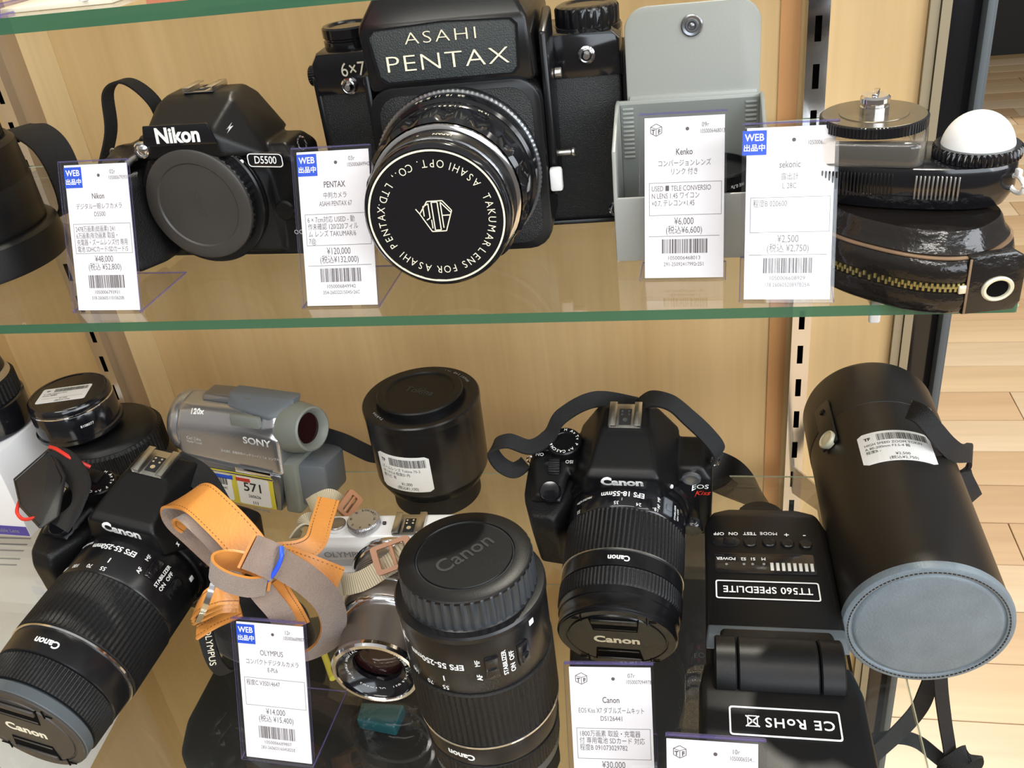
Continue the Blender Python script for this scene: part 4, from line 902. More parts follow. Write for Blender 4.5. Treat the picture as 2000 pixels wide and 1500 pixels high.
def black_strap(t, keys, width=13, th=1.6, ribs=True, m=None):
    b = MB(); P = rib_path(keys, 14); b.ribbon(P, width, th); o = b.build('neck_strap', m or WEB, t)
    return o
t = thing('slr_camera', 'black reflex camera with a short zoom lens, its strap ends looped at both sides', 'camera', (0.2511, -0.2562, -0.2000), -1.8, 16.8, 0, 1.033)
body = dslr(t, -59, 50, 64, 37, 40, (20, 89), grip=24)
canon_marks(t, 64, 77.5, red_x=42.5, red_z=45, body=body)
ring('mount_collar', t, Tr((0, 0, 36.5)) @ FRONT, [(35.2, 0), (35.8, 1.5), (35.0, 4.6), (33.5, 5)], KS)
LM = Tr((0, -3.5, 36.2)) @ FRONT
L_, r_ = canon_zoom(t, LM, 'short'); pinch_cap(t, LM, L_ - 1, r_, KS, 9.5)
hot_shoe(t, Tr((0, 29, 89)))
mode_dial(t, Tr((-38, 24, 64.5)) @ Rx(0), 10.5, 7)
b = MB(); b.cyl((-50, 27, 64.5), 7, 3.5, seg=28, bev=0.6); b.build('power_switch', K, t)
b = MB(); b.text('ISO', 3.2, Tr((-34, 12, 66.3)) @ Rz(180), th=0.3); b.text('ON', 3.2, Tr((-53, 18, 65)) @ Rz(180), th=0.3); b.text('OFF', 3.2, Tr((-53, 26, 66.5)) @ Rz(180), th=0.2); mk = b.build('side_marks', WHITEPAINT, t, smooth=False); mk['kind'] = 'stuff'
b = MB(); b.cyl((-43, 11, 61.5), 6.5, 7, 'X', seg=24, bev=0.6, rib=(24, 0.5)); b.build('command_dial', RUB, t)
b = MB(Tr((38, 2.5, 67)) @ FRONT); b.lathe([(5.5, 0), (5.5, 1.4), (4.4, 2.0), (3.6, 1.6), (0.01, 2.0)], 28); b.build('flash_button', SILVD, t)
b = MB(Tr((38, -3, 28)) @ FRONT); b.lathe([(6.5, 0), (6.5, 4), (5.6, 5.2), (0.01, 5.4)], 28); b.build('release_button', KG, t)
b = MB(Tr((27, -2.8, 66)) @ FRONT); b.cyl((0, 0, 0.6), 1.1, 1.4, seg=12); lab(b.build('mount_mark', WHITEPAINT, t), 'white mounting mark')
strap_lug(t, 51, 20, 60); strap_lug(t, -60, 20, 56)
black_strap(t, [((-63, 18, 56), (0.2, 1, 0.1)), ((-70, 12, 56), (0.2, 1, 0.2)), ((-78, 12, 64), (0.3, 1, 0.2)), ((-80, 14, 76), (0.3, 1, 0.1)), ((-70, 16, 80), (0.2, 1, 0)), ((-58, 18, 72), (0.1, 1, 0)), ((-48, 26, 72), (0, 1, 0.2)), ((-40, 38, 78), (0, 0.9, 0.3)), ((-20, 48, 82), (0, 0.9, 0.4)), ((4, 54, 70), (0, 0.9, 0.4))], 10)
black_strap(t, [((51, 20, 60), (0.4, 1, 0)), ((53, 22, 68), (0.6, 1, 0)), ((46, 26, 78), (0.6, 1, 0)), ((36, 30, 88), (0.5, 1, 0)), ((26, 34, 96), (0.2, 1, 0)), ((14, 40, 92), (0, 1, 0)), ((4, 52, 70), (0, 1, 0.2))], 11)
t = thing('camera_strap', 'wide black strap with a thin blue edge arching behind the camera with the short zoom', 'strap', (0, 0, 0))
def W3(u, v, t_): return tuple(c * 1000 for c in atd(u, v, t_))
b = MB(); kk = [(W3(1270, 880, .69), (0.1, 0.5, 0.9)), (W3(1340, 900, .69), (0, 0.5, 0.9)), (W3(1410, 925, .69), (-0.2, 0.5, 0.9)), (W3(1465, 955, .70), (-0.4, 0.6, 0.7)), (W3(1510, 1000, .715), (-0.5, 0.8, 0.3)), (W3(1545, 1060, .74), (-0.4, 0.9, 0.1)), (W3(1560, 1130, .77), (-0.3, 0.9, 0.1))]
b.ribbon(rib_path(kk), 30, 3); b.build('webbing', CASE, t)
b = MB(); P = rib_path(kk); b.tube([Vector(p) + Vector(w_).normalized() * 15.2 for p, w_ in P], 0.9, 6); b.build('edging', BLUECORD, t); settle(t)

t = thing('slr_camera', 'black reflex camera whose long telephoto zoom points to the lower left corner', 'camera', (-0.0608, -0.3180, -0.2132), -7.1, 6.7, 10.4, 1.08)
body = dslr(t, -62, 56, 68, 40, 42, (22, 95), grip=26)
canon_marks(t, 68, 81.5, red_x=42, red_z=46, body=body)
LM = Tr((0, 0, 40)) @ FRONT
L_, r_ = canon_zoom(t, LM, 'long'); pinch_cap(t, LM, L_ - 1, r_, CAP, 9.0)
hot_shoe(t, Tr((0, 31, 95)), 20, 20)
mode_dial(t, Tr((-40, 24, 68)), 10.5, 7)
b = MB(); b.box((-44, 27, 72), (10, 10, 8), bev=1.5); b.build('dial_block', K, t)
b = MB(); bolt(b, Tr((30, -3.8, 74)) @ FRONT, 5); b.build('side_marks', WHITEPAINT, t, smooth=False)
b = MB(Tr((42, -1, 62)) @ FRONT); b.lathe([(5.5, 0), (5.5, 1.6), (4.6, 2.2), (0.01, 2.0)], 28); b.build('flash_button', KS, t)
b = MB(Tr((42, -3, 30)) @ FRONT); b.lathe([(7.5, 0), (7.5, 4), (6.4, 5.6), (0.01, 6)], 28); b.build('release_button', K, t)
strap_lug(t, 57, 22, 66); strap_lug(t, -66, 22, 62)
# its strap: leather end pad, webbing with red edge, black webbing over the right shoulder
b = MB(); kk = [(W3(55, 975, .60), (0.2, 0.25, 0.95)), (W3(75, 990, .59), (0.2, 0.25, 0.95)), (W3(100, 1000, .585), (0.25, 0.25, 0.95)), (W3(128, 1000, .58), (0.3, 0.25, 0.95))]
ts = t; _n0 = len(bpy.data.objects); _before = set(bpy.data.objects)
P4 = [W3(24, 936, .600), W3(98, 872, .61), W3(126, 930, .585), W3(112, 1010, .56), W3(76, 1034, .55), W3(36, 990, .575)]
b = MB(); nrm = Vector((0.1, -0.8, 0.5)).normalized(); V = [Vector(p) for p in P4] + [Vector(p) - nrm * 3.0 for p in P4]
n = len(P4); b.hull([tuple(v) for v in V], bev=1.3, seg=3); pad = b.build('end_pad', PADL, None)
b = MB(); cen = sum((Vector(p) for p in P4), Vector()) / n
q = [cen + (Vector(p) - cen) * 0.9 + nrm * 0.3 for p in P4]; b.tube(q, 0.45, 6, closed=True); b.build('stitching', KG, pad)
b = MB(); kk = [(W3(104, 915, .605), (-0.1, 0.3, 0.95)), (W3(125, 905, .60), (0.1, 0.4, 0.9)), (W3(150, 930, .59), (0.2, 0.5, 0.8)), (W3(158, 965, .575), (0.5, 0.5, 0.6)), (W3(140, 1000, .565), (0.7, 0.4, 0.4)), (W3(115, 1030, .56), (0.8, 0.3, 0.3))]
b.ribbon(rib_path(kk), 20, 1.8); b.build('webbing', WEB, None)
b = MB(); b.tube(spline([W3(98, 873, .606), W3(112, 878, .60), W3(140, 895, .595), W3(176, 912, .60)], 6), 1.3, 8); b.build('edging', REDCORD, None)
b = MB(); b.tube(spline([W3(38, 978, .585), W3(33, 1000, .57), W3(45, 1014, .565), W3(66, 1012, .56)], 6), 1.1, 8); b.build('edging', REDCORD, None)
b = MB(); kk = [(W3(290, 905, .60), (0.6, 0.6, 0.3)), (W3(340, 905, .60), (0.3, 0.8, 0.3)), (W3(390, 930, .59), (0.2, 0.8, 0.4)), (W3(425, 985, .57), (0.1, 0.8, 0.5)), (W3(450, 1050, .56), (0.1, 0.8, 0.5)), (W3(462, 1110, .56), (0.1, 0.8, 0.5))]
b.ribbon(rib_path(kk), 16, 1.8); b.build('webbing', WEB, None)

for o_ in [q for q in bpy.data.objects if q not in _before and q.parent is None]: adopt(o_, t)
# ------------------------------------------------------------------ lower shelf: lenses standing upright
def sticker_on(t, parent, r, ang, zc, w_, h_, lines, M=None, flip=True):
    """rounded label wrapped on a barrel of radius r (axis local z)"""
    M = M or Matrix.Identity(4); bend = lambda x, y, z: ((r + z) * sin(radians(ang) + x / r), -(r + z) * cos(radians(ang) + x / r), zc + y)
    b = MB(M); o_ = rr(w_, h_, 2.0, 3); V = [bend(x, y, 0.12) for x, y in o_]
    # strips so that the label follows the curve
    N = 14; xs = [-w_ / 2 + w_ * i / N for i in range(N + 1)]
    for i in range(N):
        def hh(x): e_ = max(0, abs(x) - (w_ / 2 - 2)); return h_ / 2 - (2 - math.sqrt(max(0, 4 - e_ * e_)))
        a, c_ = xs[i], xs[i + 1]; b.raw([bend(a, -hh(a), .14), bend(c_, -hh(c_), .14), bend(c_, hh(c_), .14), bend(a, hh(a), .14), bend(a, -hh(a), .0), bend(c_, -hh(c_), .0), bend(c_, hh(c_), .0), bend(a, hh(a), .0)], [(0, 1, 2, 3), (7, 6, 5, 4), (0, 4, 5, 1), (3, 2, 6, 7)])
    st = b.build('price_sticker', STICKER, parent); lab(st, 'white price sticker with barcode')
    k = MB(M); bd = lambda x, y, z: bend(x, y, 0.2 + z)
    sticker_print(k, w_, h_, lines, bd); k.build('print', BLACKINK, st, smooth=False)
    return st
def sticker_print(k, w_, h_, lines, bd, M=None):
    rnd = random.Random(w_ * 31 + h_); x0 = -w_ * 0.24; y0, y1 = h_ * 0.20, h_ * 0.42
    def quad(a, c_, d, e_):
        V = [bd(a, d, 0), bd(c_, d, 0), bd(c_, e_, 0), bd(a, e_, 0)]; V = [M @ Vector(v) if M else v for v in V]; k.raw(V, [(0, 1, 2, 3)])
    while x0 < w_ * 0.44: bw = rnd.choice((.2, .2, .4, .6)); quad(x0, x0 + bw, y0, y1); x0 += bw + rnd.choice((.2, .2, .4))
    k.text('TF', h_ * .12, Tr((0, 0, 0)) if M is None else M, bend=lambda x, y, z: bd(x - w_ * .37, y + h_ * .30, z), bold=0.04, th=0.02)
    for i, s_ in enumerate(lines[:3]): k.text(s_, h_ * .105, M, bend=lambda x, y, z, i=i: bd(x - w_ * .43, y + h_ * (.10 - .12 * i), z), align='LEFT', sx=0.9, th=0.02)
    x0 = -w_ * .42; quad(x0, w_ * .42, -h_ * .215, -h_ * .205)
    for i, s_ in enumerate(lines[3:]): k.text(s_, h_ * .115, M, bend=lambda x, y, z, i=i: bd(x + w_ * .04, y + h_ * (-.29 - .125 * i), z), sx=0.9, th=0.02)

t = thing('zoom_lens', 'black zoom lens standing on its front under a ribbed rear cap, between two price tags', 'lens', (0.1840, -0.3985, ZL), 0, 0, 0, 1.05)
M = Tr((0, 0, 109)) @ Rx(180)       # lens front down
canon_zoom(t, M @ Rz(16), 'long')
b = MB(Tr((0, 0, 106))); b.lathe([(34.5, 0), (35.6, 0.6), (35.6, 3), (34.8, 4), (31.5, 4.4)], 72); b.build('rear_rim', KS, t)
b = MB(Tr((0, 0, 110))); b.lathe([(29.5, -1), (31.5, 0), (31.5, 2), (31.2, 15.5), (30.6, 16.4)], rib=(44, 1.2, 1.5, 15.6)); cp = b.build('rear_cap', CAPRIB, t); lab(cp, 'grey-black ribbed rear cap')
b = MB(Tr((0, 0, 125.2))); b.lathe([(30.9, 0), (30.7, 1.2), (29.8, 1.9), (23.2, 1.9), (22.8, 1.2), (22.2, 1.2), (21.8, 1.9), (0.01, 1.9)], 80); b.build('cap_top', K, cp)
b = MB(Tr((0, 0, 127.1))); b.text('Canon', 12, Rz(48), sx=0.95, th=0.35, bold=0.008); lab(b.build('embossed_lettering', EMB, cp, smooth=False), 'raised maker name')

t = thing('hooded_lens', 'black lens in a plain cylindrical hood with a ¥1,000 price sticker', 'lens', (0.0985, -0.1810, ZL), 0)
b = MB(Tr((0, 0, 0))); b.lathe([(31, 0), (33, 1), (33, 20), (34, 21)], rib=(60, 0.8, 2, 19.5)); b.build('focus_ring', RUB, t)
b = MB(); b.lathe([(34, 17), (37, 18), (37.5, 19), (41.2, 26), (41.6, 28), (42.2, 80), (42.0, 81)], 96); hd = b.build('hood', KS, t)
b = MB(); b.lathe([(42.2, 80), (42.6, 80.5), (42.6, 85), (41.8, 86), (30.2, 86.6), (29.2, 86), (28.8, 84)], 96); rm = b.build('hood_rim', KS, t)
b = MB(); b.lathe([(30.6, 85), (31.4, 86), (31.4, 90), (30.6, 91), (25.4, 91.4), (24.8, 90.6), (24.3, 90.2), (0.01, 90.2)], 80); cp = b.build('lens_cap', K, t)
b = MB(Tr((0, 0, 90.2))); b.text('Tokina', 9, Rz(-18), sx=0.95, th=0.25); b.build('embossed_lettering', EMB, cp, smooth=False)
b = MB(); ringtext(b, [('MH-621', 14), ('Ø62', 34), ('JAPAN', 50)], 36.5, 86.5, 2.8, outward=True, th=0.1); ringtext(b, [('Tokina', -138)], 36.5, 86.5, 3.0, bold=0.03, outward=True, th=0.1); b.build('lettering', GREYPAINT, rm, smooth=False)
sticker_on(t, hd, 42.3, -12, 47, 42, 30, ['ズームレンズ Tokina 70-2', '10 1:4-5.6 程度D 内', '部カビ 有', '¥1,000', '(税込¥1,100)'])

# stack at the left: converter on a bigger lens
t = thing('large_lens', 'large black lens standing behind the telephoto zoom camera, under the short converter lens', 'lens', (-0.1540, -0.1930, ZL), 0)
t.scale = (1.06, 1.06, 1.22)
b = MB(); b.lathe([(36, 0), (40, 1), (41, 14), (41, 28), (38, 32), (37, 34)], 72); b.build('lens_barrel', KS, t)
b = MB(); b.lathe([(36.5, 33), (38, 34), (38, 50), (36, 52)], rib=(70, 0.9, 34, 50)); b.build('focus_ring', RUB, t)
b = MB(); b.lathe([(36, 51), (34, 54), (31, 56), (0.01, 56)], 64); b.build('rear_cap', K, t)
t = thing('converter_lens', 'short black converter lens with a white sticker on its cap, topmost of the left stack', 'lens', (-0.1700, -0.1980, ZL + 0.0685), 20, 0, 0, 0.88)
b = MB(); b.lathe([(27, 0), (30, 1), (34, 4), (36, 6), (36, 9), (34.5, 10), (34.5, 30), (33.8, 31)], 80); o = b.build('lens_barrel', KG, t)
b = MB(); b.lathe([(34, 30.4), (34.7, 31), (34.7, 31.8), (34, 32.2)], 80); b.build('chrome_line', CHROME, t)
b = MB(); b.lathe([(34, 32), (34.2, 33), (33.6, 37), (32, 38.6), (30.5, 38.6), (29.8, 38), (0.01, 38)], 80, rib=None); cp = b.build('lens_cap', KG, t)
b = MB(); b.text('8108077', 3.2, bend=lambda x, y, z: ((34.6 + z) * sin(radians(28) + x / 34.6), -(34.6 + z) * cos(radians(28) + x / 34.6), 20 + y)); b.build('lettering', WHITEPAINT, o, smooth=False)
SM = Tr((-3, -2, 38.1)) @ Rz(-6)
b = MB(SM); b.prism(rr(42, 24, 2), 0, 0.2); st = b.build('price_sticker', STICKER, cp, smooth=False); lab(st, 'white price sticker with barcode')
k = MB(SM @ Tr((0, 0, 0.3))); sticker_print(k, 42, 24, ['2× PFB Teleplus MC4', 'Kenko 程度B', '', '¥1,500', '(税込¥1,650)'], lambda x, y, z: (x, y, z)); k.build('print', BLACKINK, st, smooth=False)

# white lens carton with a lens standing on it
t = thing('lens_carton', 'white lens carton with blue and purple print at the left edge', 'box', (-0.2450, -0.2100, ZL), -3)
b = MB(); b.box((0, 0, 37.5), (68, 68, 75), bev=0.6); cb = b.build('carton', CARTON, t)
b = MB(); b.box((0, -34.2, 5.5), (67.4, 0.3, 9)); bd = b.build('print_band', PURPLE, cb); 
b = MB(Tr((12, -34.5, 5.5)) @ FRONT); b.text('Interchangeable Lens', 5.2, Tr((-6, 0, 0)), sx=0.9); b.build('lettering', GREYPAINT, cb, smooth=False)
b = MB(); b.box((16, -34.2, 58), (11, 0.3, 9)); b.box((22, -34.2, 49), (9, 0.3, 4)); lab(b.build('print_squares', BLUE, cb), 'blue printed squares')
t = thing('lens_on_carton', 'black lens with a pale ring standing on the white carton, left edge', 'lens', (-0.2480, -0.2050, ZL + 0.0751), 0)
b = MB(); b.lathe([(30, 0), (35, 1), (36, 8), (36, 24), (33, 26)], 64); b.build('lens_barrel', KG, t)
b = MB(); b.lathe([(32.8, 25), (34.5, 26), (34.5, 40), (32, 42)], rib=(56, 0.9, 26, 40)); b.build('focus_ring', RUB, t)
b = MB(); b.lathe([(31.6, 41), (32.4, 42), (31, 46), (30, 46.5)], 64); b.build('pale_ring', STEEL, t)
b = MB(); b.lathe([(30, 46), (29, 56), (27, 58), (0.01, 58)], 64); b.build('rear_cap', K, t)

# ------------------------------------------------------------------ camcorder
t = thing('camcorder', 'silver camcorder with grey viewfinder and a sticker numbered 571, on the lower shelf', 'camcorder', (-0.0440, -0.1860, ZL), -9, -6, 3, 1.02)
b = MB(); b.hull([(-50, -26, 40), (40, -27, 36), (-50, -26, 66), (40, -27, 70), (-48, -19, 80), (38, -19, 84), (-48, 2, 84), (38, 2, 88), (-50, 20, 60), (38, 20, 60), (-46, 18, 36), (38, 18, 30)], bev=4, seg=3)
bd = b.build('body_shell', SILV, t, fused=(1.0, 5))
b = MB(); b.hull([(-46, -27, 12), (34, -27, 6), (-50, -27.5, 42), (38, -28.5, 38), (-46, -16, 12), (34, -16, 6), (-50, -16, 42), (38, -16, 38)], bev=1.6); lp = b.build('screen_panel', SILVD, t)
b = MB(); b.hull([(-42, -14, 10), (36, -14, 3), (-44, -14, 40), (40, -14, 38), (-42, 22, 10), (36, 22, 3), (-44, 22, 40), (40, 22, 38)], bev=3); b.build('lower_body', CAMG, t)
M = Tr((-50, -3, 58)) @ Ry(-90)
b = MB(M); b.lathe([(24, -3), (24.5, 0), (24, 4), (22, 7), (18, 7.5), (17, 5)], 64); b.build('lens_ring', SILV, t)
b = MB(M); b.lathe([(17, 5), (8, 3.5), (0.01, 4.5)], 48); b.build('lens_glass', LENSG, t)
b = MB(); b.hull([(-8, -16, 82), (44, -18, 80), (-10, -8, 90), (44, -8, 91), (-10, 6, 90), (44, 6, 90), (46, -20, 62), (12, -20, 84), (30, -22, 82)], bev=2); b.build('top_deck', CAMB, t)
b = MB(); b.hull([(-32, -12, 82), (12, -14, 84), (-30, 4, 88), (14, 4, 90), (-30, -10, 87), (12, -12, 89)], bev=1); b.build('top_cover', SILVD, t)
b = MB(); b.box((14, -24.5, 78), (24, 5, 9), bev=1.5); b.build('top_switch', CAMG, t)
b = MB(Tr((50, -9, 70)) @ Rz(-14) @ Ry(80) @ Matrix.Scale(0.92, 4)); b.lathe([(20, -16), (20.5, -6), (19.5, 2), (17.5, 11), (16, 12), (13, 9), (12, 4)], 56); vf = b.build('viewfinder', CAMG, t)
b = MB(Tr((50, -9, 70)) @ Rz(-14) @ Ry(80) @ Matrix.Scale(0.92, 4)); b.lathe([(12.5, 5), (0.01, 4)], 40, close=False); b.build('eyepiece_glass', LENSG, vf)
b = MB(); b.hull([(36, -24, 4), (50, -26, 6), (36, -24, 46), (50, -25, 48), (36, 14, 4), (50, 14, 6), (36, 14, 48), (50, 14, 50)], bev=2); b.build('rear_panel', CAMG, t)
b = MB(); b.hull([(48, -22, 10), (68, -16, 14), (48, -22, 46), (68, -16, 44), (48, 18, 10), (68, 14, 14), (48, 18, 46), (68, 14, 44)], bev=3); b.build('battery', CAMB, t)
b = MB(); b.box((-4, -28.6, 33.5), (72, 1.2, 1.6), bev=0.4); b.box((16, -28.8, 38), (30, 1.4, 4.2), bev=1.2); b.build('panel_trim', CHROME, lp)
b = MB(); b.text('SONY', 7.5, Tr((22, -27.9, 63)) @ Rx(1) @ FRONT, sx=1.15, bold=0.02, th=0.5); b.text('Carl Zeiss', 3.4, Tr((-33, -26.9, 57)) @ FRONT, sx=0.9, th=0.6); b.text('Vario-Tessar', 2.6, Tr((-33, -26.9, 54)) @ FRONT, th=0.6)
b.text('逆光補正  画面表示/バッテリーインフォ  シンプル', 2.2, Tr((14, -27.8, 51)) @ FRONT, th=0.5); b.text('120x', 6, Tr((-30, -17, 77.5)) @ Rx(40) @ Rz(10) @ FRONT, th=0.8, bold=0.01)
lab(snap(b.build('lettering', WHITEPAINT, bd, smooth=False), bd), 'white lettering on the silver shell')
b = MB(); b.box((-4, -28.4, 21.5), (70, 0.3, 27), bev=0.1); yt = b.build('tape', YELLOW, lp)
b = MB(Tr((14, -28.7, 21)) @ FRONT); b.prism(rr(27, 24, 1.5), 0, 0.2); b.prism([(x_, y_) for x_, y_ in rr(27, 22, 1.5, 5, -32, 0)], 0, 0.2); sk = b.build('number_sticker', STICKER, lp, smooth=False); lab(sk, 'white sticker numbered 571')
b = MB(Tr((14, -29.0, 21)) @ FRONT); b.text('571', 10.5, Tr((0, 3, 0)), bold=0.012, th=0.05, sx=1.1); b.text('260626', 3.6, Tr((0, -4.5, 0)), th=0.05); b.text('111', 3.6, Tr((0, -10, 0)), bold=0.02, th=0.05)
rnd = random.Random(5); x_ = -40
while x_ < -22: w_ = rnd.choice((.3, .3, .6, .8)); b.raw([(x_, 2, .05), (x_ + w_, 2, .05), (x_ + w_, 8, .05), (x_, 8, .05)], [(0, 1, 2, 3)]); x_ += w_ + rnd.choice((.3, .5))
b.text('SONY DCR-HC', 2.8, Tr((-32, -1, 0)), th=0.05); b.text('(JUNK) - バ', 2.8, Tr((-32, -4.2, 0)), th=0.05); b.text('未確認', 2.8, Tr((-31, -7.2, 0)), th=0.05, bold=0.02)
pr = b.build('print', BLACKINK, sk, smooth=False)
b = MB(); b.box((-12, -28.8, 30), (18, 0.4, 3.4), bev=0.1); b.build('memory_badge', BLUE, lp)
b = MB(); b.box((6, -28.9, 30), (12, 0.4, 3.0), bev=0.1); b.build('memory_badge', REDPAINT, lp)
b = MB(); b.text('MEGA PIXEL', 2.6, Tr((18, -28.6, 3.5 + 2)) @ FRONT, th=0.3); b.build('print', GREYPAINT, lp, smooth=False)
b = MB(); b.ribbon(rib_path([((50, 14, 52), (0.1, 0.3, 1)), ((66, 18, 46), (0, 0.3, 1)), ((78, 20, 40), (0, 0.3, 1)), ((86, 22, 36), (0.1, 0.3, 1)), ((92, 26, 34), (0.1, 0.3, 1))]), [12] * 9 + [12] * 24, 2.2); b.build('hand_strap', WEB, t)

# ------------------------------------------------------------------ white compact system camera with silver lens
def cdv(a, b_, c_): return CAM_R * a + CAM_U * b_ + CAM_F * c_
t = thing('compact_camera', 'white compact camera with a silver zoom lens and cream strap, lower shelf', 'camera', (0.1085, -0.3045, ZL), 3.2, 4.0, 0, 1.0)
b = MB(); b.hull([(-55, 2, 2), (55, 2, 2), (-55, 30, 2), (55, 30, 2), (-56, 4, 40), (56, 4, 40), (-54, 6, 56), (54, 6, 56), (-54, 28, 56), (54, 28, 56), (-48, 10, 59), (50, 10, 59), (-48, 26, 59), (50, 26, 59), (-56, 16, 10), (56, 16, 10)], bev=3.5, seg=3)
bd = b.build('body', PEARL, t)
b = MB(); b.hull([(-52, 1, 44), (30, 1, 44), (-50, 2, 55), (30, 2, 55), (-52, 8, 44), (30, 8, 44), (-50, 8, 58), (30, 8, 58)], bev=1.5); b.build('top_band', PEARL, t)
b = MB(); b.prism(rr(38, 32, 5, 5, -34, 22), -3.5, 3, 'XZ', bev=1.6); gp = b.build('grip', PEARL, t)
b = MB(); b.prism(rr(33, 27, 4, 5, -34, 22), -4.4, -3, 'XZ', bev=0.5); b.build('grip_pad', PEARLG, gp)
b = MB(Tr((-32, 0.5, 49.5)) @ FRONT); b.text('OLYMPUS', 6.4, sx=1.05, bold=0.012, th=0.3); lab(b.build('lettering', GREYPAINT, bd, smooth=False), 'grey maker name')
b = MB(Tr((-40, 17, 58.6))); b.lathe([(7.5, 0), (7.5, 1), (6.4, 1.4)], 36); b.build('button_ring', PEARL, t)
b = MB(Tr((-40, 17, 59.4))); b.lathe([(5.8, 0), (5.8, 1.2), (5.0, 1.8), (3, 1.4), (0.01, 1.3)], 36); b.build('shutter_button', LENSS, t)
DM = Tr((-22, 17, 59))
b = MB(DM); b.lathe([(10.2, 0), (10.6, 0.8), (10.6, 4.2), (9.8, 5.0)], rib=(60, 0.3, 0.7, 4.3)); dl = b.build('mode_dial', SILV, t)
b = MB(DM); b.lathe([(9.8, 4.9), (9.6, 5.3), (0.01, 5.5)], 48); b.build('dial_face', SILV, dl)
b = MB(DM); ringtext(b, [('SCN', 0), ('ART', 45), ('iA', 90), ('P', 135), ('A', 180), ('S', 225), ('M', 270), ('▣', 315)], 7.6, 5.5, 2.2, bold=0.0, th=0.05); b.build('dial_marks', BLACKINK, dl, smooth=False)
b = MB(); b.cyl((-9, 18, 59.3), 1.3, 2.2, 'X', seg=16, bev=0.3); b.build('mode_lamp', KG, t)
hot_shoe(t, Tr((8, 16, 59.2)), 20, 18)
OM = Tr((0, 0, 31)) @ FRONT
b = MB(OM); b.lathe([(31, -3), (31.5, 0), (30.5, 1.5), (29.5, 2)], 72); b.build('mount_ring', CHROME, t)
ln = ring('lens_barrel', t, OM, [(28, 2), (28.6, 3), (28.6, 10), (28, 11)], LENSS)
b = MB(OM); prof = []
for i in range(9): z_ = 11 + i * 1.9; prof += [(28.9, z_), (28.9, z_ + 1.2), (28.2, z_ + 1.3), (28.2, z_ + 1.8)]
b.lathe(prof, 80); b.build('zoom_ring', LENSS, t)
ring('chrome_line', t, OM, [(28.4, 28), (29.0, 28.4), (29.0, 29.6), (28.4, 30)], CHROME)
ring('focus_ring', t, OM, [(28, 30), (28.6, 30.4), (28.6, 40), (28.0, 41)], LENSS, rib=(120, 0.25, 30.5, 39.9))
ring('chrome_line', t, OM, [(28, 41), (28.5, 41.3), (28.3, 43), (27, 44.5), (25.6, 45)], CHROME)
ring('inner_barrel', t, OM, [(25.4, 44), (25.2, 46), (24.4, 70), (24.4, 71)], LENSS, close=False)
ring('front_ring', t, OM, [(24.4, 70.5), (25.6, 71.5), (25.8, 74), (24.8, 75.4), (22.8, 75.6), (22.4, 74.8)], CHROME, close=False)
fr = ring('name_ring', t, OM, [(22.4, 74.9), (21.6, 73.2), (14.5, 69), (14.0, 66.5)], KG, close=False)
b = MB(OM); b.lathe([(14.2, 64.5), (9, 66.2), (4, 66.9), (0.01, 67.0)], 48, close=False); b.build('front_glass', LENSG, t)
b = MB(OM)
def conebend(s_, ac, r0=18, z0=71.3, size=2.7, out=True):
    ringtext(b, [(s_, ac)], r0, z0, size, bold=0.012, outward=out, th=0.05)
for s_, a in (('OLYMPUS', 200), ('M.ZUIKO DIGITAL', 285), ('14-42mm', 60), ('1:3.5-5.6', 110), ('Ø37', 150)): conebend(s_, a)
b.build('lettering', WHITEPAINT, fr, smooth=False)
# cream webbing strap with brown buckles
ts = thing('leather_strap', 'tan leather and cream webbing strap tied in a knot with a blue rubber band', 'strap', (0, 0, 0))
def web(kk, wd, n=10):
    P = rib_path(kk, n); b = MB(); b.ribbon(P, wd, 1.3); o = b.build('webbing', CREAMWEB, ts)
    b = MB(); L_ = 0; last = Vector(P[0][0]); acc = 0
    for i in range(len(P) - 1):
        p, q = Vector(P[i][0]), Vector(P[i + 1][0]); wv = Vector(P[i][1]).normalized(); d = (q - p)
        if d.length < 1e-3: continue
        k_ = 0
        steps = max(1, int(d.length / 1.7))
        for j in range(steps):
            c_ = p + d * (j / steps); tn = d.normalized(); w2 = (wv - tn * wv.dot(tn)).normalized(); nn = w2.cross(tn)
            for sg in (1, -1):
                o_ = c_ + nn * 0.75 * sg
                V = [o_ + w2 * (wd / 2), o_ - w2 * (wd / 2), o_ - w2 * (wd / 2) + tn * 0.5, o_ + w2 * (wd / 2) + tn * 0.5]; b.raw(V, [(0, 1, 2, 3)])
    r_ = b.build('webbing_rib', CREAMRIB, o, smooth=False); r_['kind'] = 'stuff'
    return o
web([(W3(668, 1143, .545), cdv(.1, 1, .1)), (W3(705, 1135, .545), cdv(.1, 1, .1)), (W3(745, 1112, .545), cdv(.3, .9, .2)), (W3(790, 1075, .545), cdv(.5, .8, .2)), (W3(830, 1040, .56), cdv(.5, .8, .2))], 12)
web([(W3(675, 1150, .552), cdv(.2, .9, .3)), (W3(720, 1133, .552), cdv(.2, .9, .3)), (W3(775, 1100, .552), cdv(.3, .9, .3)), (W3(815, 1080, .56), cdv(.4, .9, .2))], 9)
web([(W3(575, 1050, .60), cdv(.5, .2, 1)), (W3(585, 1032, .60), cdv(.4, .4, 1)), (W3(600, 1020, .605), cdv(.4, .5, 1)), (W3(612, 1018, .61), cdv(.4, .5, 1))], 12)
web([(W3(605, 990, .62), cdv(.2, 1, .2)), (W3(622, 980, .62), cdv(.2, 1, .3)), (W3(645, 972, .625), cdv(.1, 1, .5)), (W3(668, 985, .63), cdv(-.1, 1, .5)), (W3(682, 1003, .63), cdv(-.2, 1, .5))], 12)
